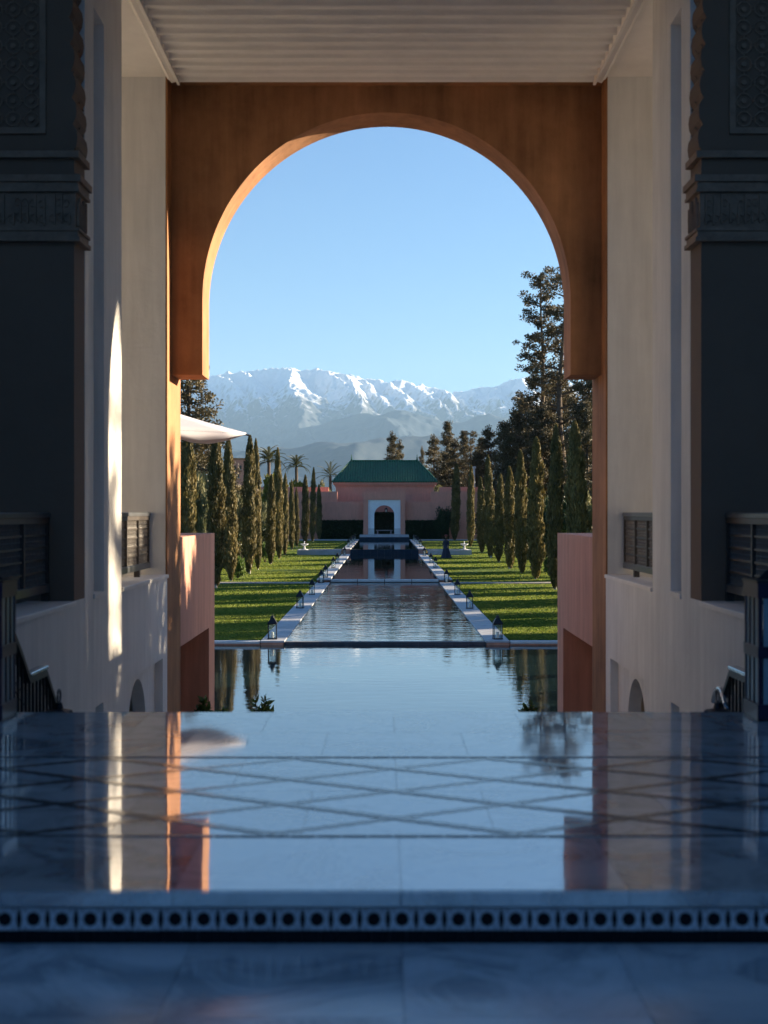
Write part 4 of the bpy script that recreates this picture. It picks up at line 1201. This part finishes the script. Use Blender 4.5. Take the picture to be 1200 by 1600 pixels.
# hedges in front of the garden wall
def hedge_mesh(L_, W_, H, n):
    r = np.random.default_rng(5)
    f = r.random(n); x = r.uniform(0, L_, n); y = np.where(f < 0.55, r.uniform(-0.06, 0.12, n), r.uniform(0, W_, n)); z = np.where(f < 0.55, r.uniform(0.02, H, n), H + r.normal(0, 0.05, n))
    C = np.stack([x, y, z], 1); D = r.normal(0, 0.6, (n, 3)); D[:, 1] -= np.where(f < 0.55, 0.6, 0); D[:, 2] += 0.5
    return leaf_mesh('foliage', C.astype(np.float32), unit(D), 0.20, 0.55, M['hedge'])
HM = hedge_mesh(5.2, 0.9, 2.0, 6500)
for s in (-1, 1):
    t = thing('clipped_hedge', (s*5.1 - 2.6, 166.6, -3.1), f'clipped dark green hedge along the garden wall, {SIDE[s]} of the white gate', 'hedge', 'hedges flanking the gate')
    link('foliage', HM, t)
    b = MB(); b.box(0.05, 5.15, 0.10, 0.85, -0.3, 1.93); b.build('twig_core', M['hedge'], t)

# ------------------------------------------------------------------ pavilion
YG = 166.5
t = thing('gate_portal', (0, YG, -2.66), 'pink gate with white arched panel and marble plinths at the end of the pools', 'gate')
zb = 0.0; hw = 2.46; ho = 5.08
b = MB()
b.box(-hw, -1.93, 0, 1.2, 0, ho); b.box(1.93, hw, 0, 1.2, 0, ho); b.box(-1.93, 1.93, 0, 1.2, 4.12, ho)
b.build('frame', M['pink'], t)
ph = 4.10; sp = 2.28; aw = 1.19
poly = [(-1.92, 0.72), (-1.92, ph), (1.92, ph), (1.92, 0.72), (aw, 0.72), (aw, sp)] + arc(0, sp, aw, 1.17, 0, pi, 28)[1:-1] + [(-aw, sp), (-aw, 0.72)]
b = MB(); b.prism(poly, 'y', 0.18, 1.0); b.build('white_panel', M['white'], t)
b = MB()
for k in range(3):
    rr = aw + 0.10 + 0.16*k
    b.tube([(rr*cos(a), 0.17, sp + rr*sin(a)) for a in [i*pi/24 for i in range(25)]], 0.022, 5)
b.build('arch_moulding', M['white'], t)
for s in (-1, 1):
    b = MB(); b.box(s*aw, s*1.925, 0.12, 1.05, 0, 0.72, b=0.01); b.build('plinth', M['coping'], t)
# rooms behind the gate
b = MB(); b.box(-6, 6, YG + 9.0, YG + 9.3, -3, 3.2); tag(b.build('inner_wall', M['pink']), 'pink inner court wall glimpsed through the gate arch', 'wall')
t2 = thing('hanging_lantern', (0.22, YG + 0.62, -2.66 + 2.62), 'dark lantern with a pale flame glass hanging inside the gate arch', 'lantern')
b = MB(); b.tube([(0, 0, 0.55), (0, 0, 0.88)], 0.02, 5); b.build('chain', M['iron'], t2)
b = MB(); b.lathe([(0.02, 0.55), (0.20, 0.40), (0.20, 0.36), (0.17, 0.36)], seg=8); b.lathe([(0.17, 0.02), (0.18, 0.0), (0.10, -0.08)], seg=8)
for k in range(8): b.tube([(0.175*cos(k*pi/4), 0.175*sin(k*pi/4), 0.0), (0.175*cos(k*pi/4), 0.175*sin(k*pi/4), 0.38)], 0.014, 4)
b.build('cage', M['iron'], t2)
b = MB(); b.lathe([(0.08, 0.03), (0.10, 0.15), (0.08, 0.3)], seg=8); b.build('candle_glass', M['candle'], t2)
hm2 = hedge_mesh(4.0, 1.2, 2.75, 6000)
t3 = thing('inner_hedge', (-2.0, YG + 5.0, -2.9), 'shadowed hedge seen through the gate arch', 'hedge'); link('foliage', hm2, t3)
b = MB(); b.box(0.05, 3.95, 0.1, 1.1, -0.3, 2.65); b.build('twig_core', M['hedge'], t3)
t3 = thing('stone_bench', (0, YG + 3.0, -2.66), 'long low stone bench in the shade behind the gate', 'bench')
b = MB(); b.box(-1.0, 1.0, -0.25, 0.25, 0.40, 0.50, b=0.01); b.build('seat', M['stone'], t3)
for sx in (-0.8, 0.8):
    b = MB(); b.box(sx-0.08, sx+0.08, -0.2, 0.2, 0.0, 0.399); b.build('leg', M['stone'], t3)
b = MB(); b.box(-6, 6, 170.001, 176, -3.6, -2.664); structure(b.build('court_floor', M['court']))

# garden walls left and right of the gate, stepped
for s in (-1, 1):
    lab = 'pink garden wall left of the gate, stepped up at its outer end' if s < 0 else 'pink garden wall right of the gate, with a dark shrub climbing on it'
    t = thing('garden_wall', (s*7, YG + 0.9, -3.2), lab, 'wall', 'pink garden walls')
    b = MB(); b.box(s*(hw - 7.0 + 0.002), s*9.0, 0.0, 0.5, -0.4, PZ(784, YG+0.9) + 3.2, b=0.01); b.build('lower_wall', M['pink'], t)
    x1 = abs(PX(527, 168)) if s < 0 else abs(PX(673, 168))
    b = MB(); b.box(s*(x1 - 7.0), s*9.0, 0.502, 1.2, -0.4, PZ(768, 168) + 3.2, b=0.01); b.build('upper_wall', M['pink'], t)
    b = MB(); b.box(s*(x1 - 7.0 + 1.1), s*12.0, 2.5, 3.0, -0.4, PZ(761, 170) + 3.2, b=0.01); b.build('back_wall', M['pink'], t)

# pavilion with hipped green roof
YP = 173.0
t = thing('pavilion', (0, YP, -3.2), 'pink pavilion with a hipped green glazed tile roof', 'pavilion')
xl, xr = PX(524.5, YP), PX(678, YP); ze = PZ(760, YP) + 3.2; zr = PZ(720.7, YP + 5.0) + 3.2
b = MB(); b.box(xl, xr, 0, 10, -0.4, ze - 0.001); b.build('wall', M['pink'], t)
b = MB(); b.box(xl-0.12, xr+0.12, -0.12, 10.12, ze, ze + 0.22, b=0.02); b.box(xl-0.34, xr+0.34, -0.34, 10.34, ze + 0.222, ze + 0.52, b=0.03); b.build('cornice', M['pink'], t)
z0 = ze + 0.53; ex0, ex1, ey0, ey1 = xl - 0.42, xr + 0.42, -0.45, 10.45
rx0, rx1, ry = PX(548, YP+5), PX(653, YP+5), 5.0
b = MB(); b.add([(ex0, ey0, z0), (ex1, ey0, z0), (ex1, ey1, z0), (ex0, ey1, z0), (rx0, ry, zr), (rx1, ry, zr)], [(0, 1, 5, 4), (1, 2, 5), (2, 3, 4, 5), (3, 0, 4), (0, 3, 2, 1)])
roof = b.build('roof', M['roof'], t)
b = MB(); n = 42
def rib(p, q): b.tube([Vector(p) + Vector((0, 0, 0.02)), Vector(q) + Vector((0, 0, 0.02))], 0.11, 6)
for i in range(n):
    x = ex0 + (ex1-ex0)*(i+0.5)/n
    for (yy, sgn) in ((ey0, 1), (ey1, -1)):
        if x < rx0: f = (x-ex0)/(rx0-ex0)
        elif x > rx1: f = (ex1-x)/(ex1-rx1)
        else: f = 1.0
        rib((x, yy, z0), (x, yy + (ry-yy)*f, z0 + (zr-z0)*f))
for i in range(54):
    y = ey0 + (ey1-ey0)*(i+0.5)/54; f = min((y-ey0)/(ry-ey0), (ey1-y)/(ey1-ry))
    rib((ex0, y, z0), (ex0 + (rx0-ex0)*f, y, z0 + (zr-z0)*f)); rib((ex1, y, z0), (ex1 + (rx1-ex1)*f, y, z0 + (zr-z0)*f))
tag(b.build('roof_tile', M['roof'], roof), kind='stuff')
b = MB(); b.tube([(rx0, ry, zr+0.05), (rx1, ry, zr+0.05)], 0.12, 8)
for (cx_, cy_, rx_) in ((ex0, ey0, rx0), (ex1, ey0, rx1), (ex0, ey1, rx0), (ex1, ey1, rx1)): b.tube([(cx_, cy_, z0+0.05), (rx_, ry, zr+0.05)], 0.10, 8)
b.build('ridge', M['roof'], roof)
for x in (rx0 + 0.1, rx1 - 0.1):
    b = MB(); b.lathe([(0.05, 0.1), (0.12, 0.25), (0.04, 0.36), (0.09, 0.46), (0.02, 0.58), (0.05, 0.66), (0.005, 0.9)], (x, ry, zr), 8); b.build('finial', M['roof'], roof)

# pink house far on the left, pale post on the right
hd = 240.0
t = thing('pink_house', (PX(372, hd), hd, -3.5), 'distant pink house with small dark windows between left cypresses', 'house')
zt = PZ(718, hd) + 3.5
b = MB(); b.box(-1.2, 2.4, 0, 6, -1, zt); b.box(-4.2, -1.202, 0.5, 6, -1, zt - 0.9); b.build('wall', M['pink'], t)
b = MB(); b.box(-1.35, 2.55, -0.15, 6.15, zt + 0.002, zt + 0.25); b.build('roof', M['terra'], t)
for (x, z) in ((-0.5, zt-1.3), (0.4, zt-1.3), (1.3, zt-1.3), (0.0, zt-2.7), (1.2, zt-2.7)):
    b = MB(); b.box(x-0.2, x+0.2, -0.03, 0.05, z-0.4, z+0.3); w_ = b.build('window', M['wood'], t)
    b = MB(); b.box(x-0.27, x+0.27, -0.08, -0.031, z-0.46, z-0.401); b.build('sill', M['coping'], w_)
x, y, z = at(741, 172)
t = thing('stone_post', (x, y, z), 'pale slender post rising among the right cypresses', 'post')
b = MB(); b.lathe([(0.16, -0.3), (0.14, 0.2), (0.12, PZ(732, 172) - z)], seg=10); b.build('shaft', M['coping'], t)
b = MB(); b.box(-0.2, 0.2, -0.2, 0.2, PZ(732, 172)-z, PZ(732, 172)-z+0.25, b=0.04); b.build('cap', M['coping'], t)

# ------------------------------------------------------------------ woman on the right lawn
pd = 112.0
t = thing('person', (PX(697, pd), pd, lawn_z(pd)), 'woman in a long dark blue dress and red hat on the right lawn', 'person', rz=-0.5)
def skin_body(name, verts, edges, radii, mat, parent, sub=2):
    me = bpy.data.meshes.new(name); me.from_pydata(verts, edges, []); me.materials.append(mat)
    o = link(name, me, parent)
    sk = o.modifiers.new('skin', 'SKIN'); sk.use_smooth_shade = True
    for i, r_ in enumerate(radii): me.skin_vertices[0].data[i].radius = (r_, r_) if not isinstance(r_, tuple) else r_
    me.skin_vertices[0].data[0].use_root = True
    if sub: o.modifiers.new('sub', 'SUBSURF').levels = sub; o.modifiers['sub'].render_levels = sub
    return o
bv = [(0, 0, 0.98), (0, 0, 1.15), (0, 0.0, 1.38), (0, 0, 1.50), (0, -0.01, 1.58), (0, -0.02, 1.68), (0, -0.02, 1.78),
      (-0.17, 0, 1.44), (-0.23, -0.02, 1.18), (-0.20, -0.10, 0.96), (-0.18, -0.13, 0.88), (-0.17, -0.15, 0.81),
      (0.17, 0, 1.44), (0.23, -0.02, 1.18), (0.20, -0.10, 0.96), (0.18, -0.13, 0.88), (0.17, -0.15, 0.81),
      (-0.09, 0, 0.90), (-0.10, -0.01, 0.50), (-0.10, 0.02, 0.09), (-0.10, -0.12, 0.035), (0.09, 0, 0.90), (0.10, -0.02, 0.50), (0.10, 0.0, 0.09), (0.10, -0.14, 0.035)]
be = [(0, 1), (1, 2), (2, 3), (3, 4), (4, 5), (5, 6), (2, 7), (7, 8), (8, 9), (9, 10), (10, 11), (2, 12), (12, 13), (13, 14), (14, 15), (15, 16), (0, 17), (17, 18), (18, 19), (19, 20), (0, 21), (21, 22), (22, 23), (23, 24)]
br = [0.14, 0.115, 0.13, 0.055, 0.05, 0.09, 0.075, 0.06, 0.042, 0.034, 0.035, 0.02, 0.06, 0.042, 0.034, 0.035, 0.02, 0.085, 0.06, 0.042, 0.03, 0.085, 0.06, 0.042, 0.03]
skin_body('body', bv, be, br, M['skin'], t)
b = MB(); pr = []
for (r_, z) in [(0.43, 0.015), (0.42, 0.06), (0.33, 0.35), (0.25, 0.75), (0.19, 0.98), (0.15, 1.12), (0.19, 1.30), (0.20, 1.41), (0.10, 1.48), (0.065, 1.52)]: pr.append((r_, z))
b.lathe(pr, seg=28, sy=0.82)
for i, (x, y, z) in enumerate(b.v):
    a = math.atan2(y, x); k = max(0, 1 - z/1.0)
    f = 1 + 0.10*k*sin(9*a) + 0.05*k*sin(5*a + 1); b.v[i] = (x*f, y*f, z)
b.build('dress', M['dress'], t, smooth=True)
for s in (-1, 1):
    skin_body('sleeve', [(s*0.15, 0, 1.45), (s*0.20, -0.005, 1.32), (s*0.235, -0.02, 1.17), (s*0.215, -0.08, 1.0)], [(0, 1), (1, 2), (2, 3)], [0.075, 0.066, 0.058, 0.06], M['dress'], t)
b = MB(); b.lathe([(0.27, 1.765), (0.275, 1.775), (0.13, 1.785), (0.115, 1.87), (0.06, 1.895), (0.01, 1.90)], (0, -0.02, 0), 18); b.build('hat', M['hat'], t, smooth=True)
b = MB(); b.lathe([(0.03, 1.44), (0.085, 1.50), (0.102, 1.62), (0.10, 1.72), (0.06, 1.77)], (0, 0.025, 0), 12); b.build('hair', M['hair'], t, smooth=True)

# ------------------------------------------------------------------ parasol on the left terrace
ux, uy = -4.15, 20.0
t = thing('parasol', (ux, uy, -1.12), 'white canvas parasol on the left terrace, its corner reaching into the arch', 'parasol')
ze_, za = PZ(677, 20) + 1.12, PZ(677, 20) + 1.12 + 0.72; R_ = 2.16
b = MB(); top = []; n = 4; vs_ = [(0, 0, za)]; M_ = 10; ringn = 8
cor = [(R_*cos(k*pi/2), R_*sin(k*pi/2)) for k in range(4)]
def cpt(k, u, f):   # panel k, u along the edge, f from apex to rim
    a = cor[k]; c = cor[(k+1) % 4]; x = a[0]*(1-u)+c[0]*u; y = a[1]*(1-u)+c[1]*u
    sag = 0.03*sin(pi*u)*f + 0.06*sin(pi*f)*1.0; inw = 1 - 0.05*sin(pi*u)*f
    return (x*f*inw, y*f*inw, za + (ze_-za)*f - sag*0.8 + 0.02*sin(pi*u)*f)
for k in range(4):
    vs_ = [cpt(k, u/8, f/8) for f in range(9) for u in range(9)]
    b.add(vs_, [(f*9+u, f*9+u+1, (f+1)*9+u+1, (f+1)*9+u) for f in range(8) for u in range(8)][0:])
    rim = [cpt(k, u/8, 1.0) for u in range(9)]; lo = [(x*1.0, y*1.0, z-0.015-0.11*abs(sin(2*pi*u/8))) for u, (x, y, z) in enumerate(rim)]
    b.add(rim + lo, [(u, u+1, 9+u+1, 9+u) for u in range(8)])
c_ = b.build('canopy', M['cloth'], t, smooth=True); c_.modifiers.new('thick', 'SOLIDIFY').thickness = 0.006
b = MB(); b.tube([(0, 0, 0), (0, 0, za + 0.12)], 0.03, 10); b.build('pole', M['wood'], t)
b = MB(); b.lathe([(0.05, za), (0.05, za+0.06), (0.02, za+0.14)], seg=10); b.build('cap', M['wood'], t)
for k in range(8):
    a = k*pi/4; rr = R_ if k % 2 == 0 else R_*cos(pi/4)*0.95
    b = MB(); b.tube([(0.03*cos(a), 0.03*sin(a), za - 0.02), (rr*0.5*cos(a), rr*0.5*sin(a), (za+ze_)/2 - 0.12), (rr*(1.02 if k % 2 == 0 else 0.97)*cos(a), rr*(1.02 if k % 2 == 0 else 0.97)*sin(a), ze_ - 0.03)], 0.013, 5); b.build('rib', M['wood'], t)
b = MB(); b.lathe([(0.36, 0.0), (0.36, 0.07), (0.06, 0.10), (0.05, 0.3)], seg=16); b.build('base', M['stone'], t)

# ------------------------------------------------------------------ potted laurels below the steps
def pot_shrub(px, d, top_py, half_px, seed, label, mat='shrub'):
    x = PX(px, d); zt = PZ(top_py, d); h = zt - ZG
    t = thing('potted_shrub', (x, d, ZG), label, 'potted shrub', 'shrubs at the near pool edge')
    b = MB(); b.lathe([(0.16, 0), (0.17, 0.05), (0.26, 0.42), (0.29, 0.46), (0.27, 0.48), (0.22, 0.42)], seg=18); b.build('pot', M['terra'], t)
    r = np.random.default_rng(seed); w = half_px*d/F
    b = MB(); C = []; D = []
    for k in range(16):
        a = r.uniform(0, 6.28); rr = w*r.uniform(0.1, 1.0); hh = h*(1 - 0.25*(rr/w)**2) - r.uniform(0, 0.25)
        p = Vector((rr*cos(a), rr*sin(a), hh)); b.tube([(0, 0, 0.4), (p.x*0.4, p.y*0.4, 0.4 + (hh-0.4)*0.55), p], [0.016, 0.011, 0.004], 4, cap=False)
        for q in range(22):
            f = r.uniform(0.45, 1.0); c = Vector((p.x*(0.4*f + 0.6*f*f), p.y*(0.4*f + 0.6*f*f), 0.4 + (hh-0.4)*f))
            d_ = unit(np.array([[r.normal(), r.normal(), r.uniform(0.2, 1.2)]]))[0]
            C.append(np.array(c) + d_*0.05); D.append(d_)
    b.build('stem', M['bark'], t)
    link('leaves', leaf_mesh('leaves', np.array(C, np.float32), np.array(D), 0.15, 0.36, M[mat]), t)
pot_shrub(318, 19.5, 1088, 20, 1, 'leafy laurel shrub at the foot of the left parapet')
pot_shrub(348, 20.5, 1101, 12, 2, 'lowest leaf tips between the two left shrubs')
pot_shrub(410, 19.0, 1084, 24, 3, 'leafy green shrub left of the middle of the near pool')
pot_shrub(824, 19.0, 1091, 30, 4, 'flowering dark green shrub near the right parapet')

# ------------------------------------------------------------------ mountains
def ridge(name, pts, yc, depth, amp, mat, nx, ny, xw, seed, base=-6.0, spur=0.5, fs=0.00045):
    pxs = np.array([p[0] for p in pts], float); pys = np.array([p[1] for p in pts], float)
    xs = np.linspace(-xw, xw, nx); ts = np.linspace(0, 1.25, ny)
    S_ = np.interp(xs*F/yc + 600, pxs, 800 - pys)*yc/F
    Z = np.zeros((ny, nx)); Yv = np.zeros((ny, nx))
    for j, tt_ in enumerate(ts):
        prof = tt_**1.15 if tt_ <= 1 else max(0.0, 1 - (tt_-1)*2.2)
        for i, x in enumerate(xs):
            y = yc - depth*(1-tt_)
            # spurs run towards the viewer: warp x with depth
            wx = x + 900*mnoise.noise(Vector((x*0.0002, y*0.0003, seed)))
            r1 = mnoise.ridged_multi_fractal(Vector((wx*fs*1.5 + y*fs*0.35, y*fs*0.55, seed)), 0.9, 2.1, 7, 0.95, 2.0, noise_basis='PERLIN_ORIGINAL')
            Z[j, i] = prof*(1 - amp*0.5) + amp*(r1*0.55 - 0.55)*(0.15 + 0.85*math.sin(pi*min(tt_, 1)*0.85))*spur*1.4 + amp*0.14*(r1-1.0)*(1 if tt_ > 0.9 else 0)
            Yv[j, i] = y
    Z = np.maximum(Z, 0)
    sil = (Z*1000/Yv*yc).max(0)/1000
    k = 31; ker = np.hanning(k); ker /= ker.sum()
    sm_ = np.convolve(np.pad(sil, k//2, 'edge'), ker, 'valid')
    mix = 0.6*sm_ + 0.4*sil
    Z = Z*(S_/mix)[None, :]
    v = np.stack([np.broadcast_to(xs, (ny, nx)), Yv, Z + base], 2).reshape(-1, 3)
    f = [(j*nx+i, j*nx+i+1, (j+1)*nx+i+1, (j+1)*nx+i) for j in range(ny-1) for i in range(nx-1)]
    me = bpy.data.meshes.new(name); me.from_pydata(v.tolist(), [], f); me.materials.append(mat); me.update()
    me.polygons.foreach_set('use_smooth', [True]*len(f))
    return structure(link(name, me))
CREST = [(-200, 640), (0, 625), (200, 605), (300, 594), (328, 588), (345, 583), (400, 578), (445, 573), (470, 578), (500, 576), (540, 584), (570, 590), (600, 596), (625, 593), (650, 600), (690, 607), (715, 615), (745, 604), (765, 606), (785, 598), (810, 590), (850, 590), (900, 600), (1000, 610), (1200, 630), (1400, 650)]
SPURS = [((215, 604), (240, 655)), ((262, 598), (300, 660)), ((312, 592), (338, 655)), ((345, 583), (385, 655)), ((385, 579), (416, 640)), ((432, 587), (522, 642)), ((445, 573), (474, 622)), ((503, 577), (590, 648)), ((540, 584), (556, 628)),
         ((560, 590), (634, 650)), ((604, 595), (668, 648)), ((650, 600), (706, 655)), ((690, 607), (742, 652)), ((722, 613), (766, 655)), ((765, 606), (806, 655)), ((812, 590), (858, 655)), ((862, 592), (905, 660)), ((930, 602), (975, 665))]
def massif():
    nx, ny, xw = 520, 300, 4950
    xs = np.linspace(-xw, xw, nx); ys_ = np.linspace(13500, 25600, ny)
    X, Y = np.meshgrid(xs, ys_)
    wx = np.empty_like(X); wy = np.empty_like(X); f1 = np.empty_like(X); f2 = np.empty_like(X)
    for j in range(ny):
        for i in range(nx):
            x, y = xs[i], ys_[j]
            wx[j, i] = mnoise.fractal(Vector((x*0.0011, y*0.0006, 4.0)), 0.9, 2.0, 5)
            wy[j, i] = mnoise.fractal(Vector((x*0.0011, y*0.0006, 9.0)), 0.9, 2.0, 5)
            f1[j, i] = mnoise.ridged_multi_fractal(Vector((x*0.0020 + y*0.0004, y*0.0009, 1.0)), 0.95, 2.1, 6, 0.9, 2.0)
            f2[j, i] = mnoise.fractal(Vector((x*0.010, y*0.006, 2.0)), 0.9, 2.1, 4)
    XX = X + 170*wx; YY = Y + 260*wy
    cp = np.array([c[0] for c in CREST], float); cz_ = np.array([800 - c[1] for c in CREST], float)*24000/F
    Zc = np.interp(XX*F/24000 + 600, cp, cz_)
    H = Zc - np.where(YY < 24000, 0.62, 0.9)*np.abs(YY - 24000)
    for (a_, c_) in SPURS:
        P = []
        for (px, py, d) in ((a_[0], a_[1], 24000), (c_[0], c_[1], 19500), (c_[0] + 0.35*(c_[0]-a_[0]), 735, 14200)):
            P.append(((px-600)*d/F, float(d), (800-py)*d/F))
        for p, q in zip(P[:-1], P[1:]):
            vx, vy = q[0]-p[0], q[1]-p[1]; L2 = vx*vx + vy*vy
            t_ = np.clip(((XX-p[0])*vx + (YY-p[1])*vy)/L2, 0, 1)
            dd = np.hypot(XX-(p[0]+vx*t_), YY-(p[1]+vy*t_))
            sx = np.where(XX > p[0] + vx*t_, 0.78, 0.95)
            H = np.maximum(H, p[2] + (q[2]-p[2])*t_ - sx*dd*(1 - 0.00022*np.minimum(dd, 1800)))
    amp = np.clip(H/1500, 0.05, 1.0)
    H = np.maximum(H, 40 + 0.05*(Y-13500)) + amp*(62*(f1-1.0) + 34*f2)
    sil = (H/Y).max(0)*24000; S_ = np.interp(xs*F/24000 + 600, cp, cz_)
    k = 25; ker = np.hanning(k); ker /= ker.sum()
    r_ = np.convolve(np.pad(S_/sil, k//2, 'edge'), ker, 'valid')
    H = H*(1 + (r_ - 1)[None, :]*np.clip((Y-15000)/6000, 0, 1))
    v = np.stack([X, Y, H - 6.0], 2).reshape(-1, 3)
    idx = np.arange(nx*ny).reshape(ny, nx)
    f = np.stack([idx[:-1, :-1], idx[:-1, 1:], idx[1:, 1:], idx[1:, :-1]], 2).reshape(-1, 4)
    me = bpy.data.meshes.new('mountain'); me.from_pydata(v.tolist(), [], f.tolist()); me.materials.append(M['mountain']); me.update()
    me.polygons.foreach_set('use_smooth', [True]*len(f))
    return structure(link('mountain', me))
massif()
ridge('foothill', [(-200, 690), (200, 700), (380, 690), (440, 676), (480, 668), (520, 656), (557, 645), (585, 648), (612, 643), (637, 641), (670, 651), (700, 660), (728, 657), (745, 650), (762, 645), (800, 655), (880, 650), (1000, 660), (1400, 690)],
      16800, 4800, 0.40, M['foothill'], 360, 150, 4700, 8.1, spur=0.7, fs=0.0004)
ridge('foothill', [(-200, 720), (200, 715), (330, 706), (420, 700), (520, 690), (600, 684), (700, 680), (800, 684), (900, 680), (1400, 700)],
      10500, 3200, 0.35, M['foothill'], 260, 80, 3900, 5.7, spur=0.7, fs=0.0006)

# ------------------------------------------------------------------ air
hz = MB(); hz.box(-5100, 5100, -40, 26500, -10.0, 2700.0)
HM_, nt, bs = new_mat('air')
nt.nodes.remove(bs)
pv = node(nt, 'ShaderNodeVolumePrincipled')
pv.inputs['Color'].default_value = (0.42, 0.68, 1.0, 1)
pv.inputs['Density'].default_value = 3.0e-5
nt.links.new(pv.outputs[0], nt.nodes['Material Output'].inputs['Volume'])
hazeo = hz.build('haze', HM_); tag(hazeo, kind='stuff')
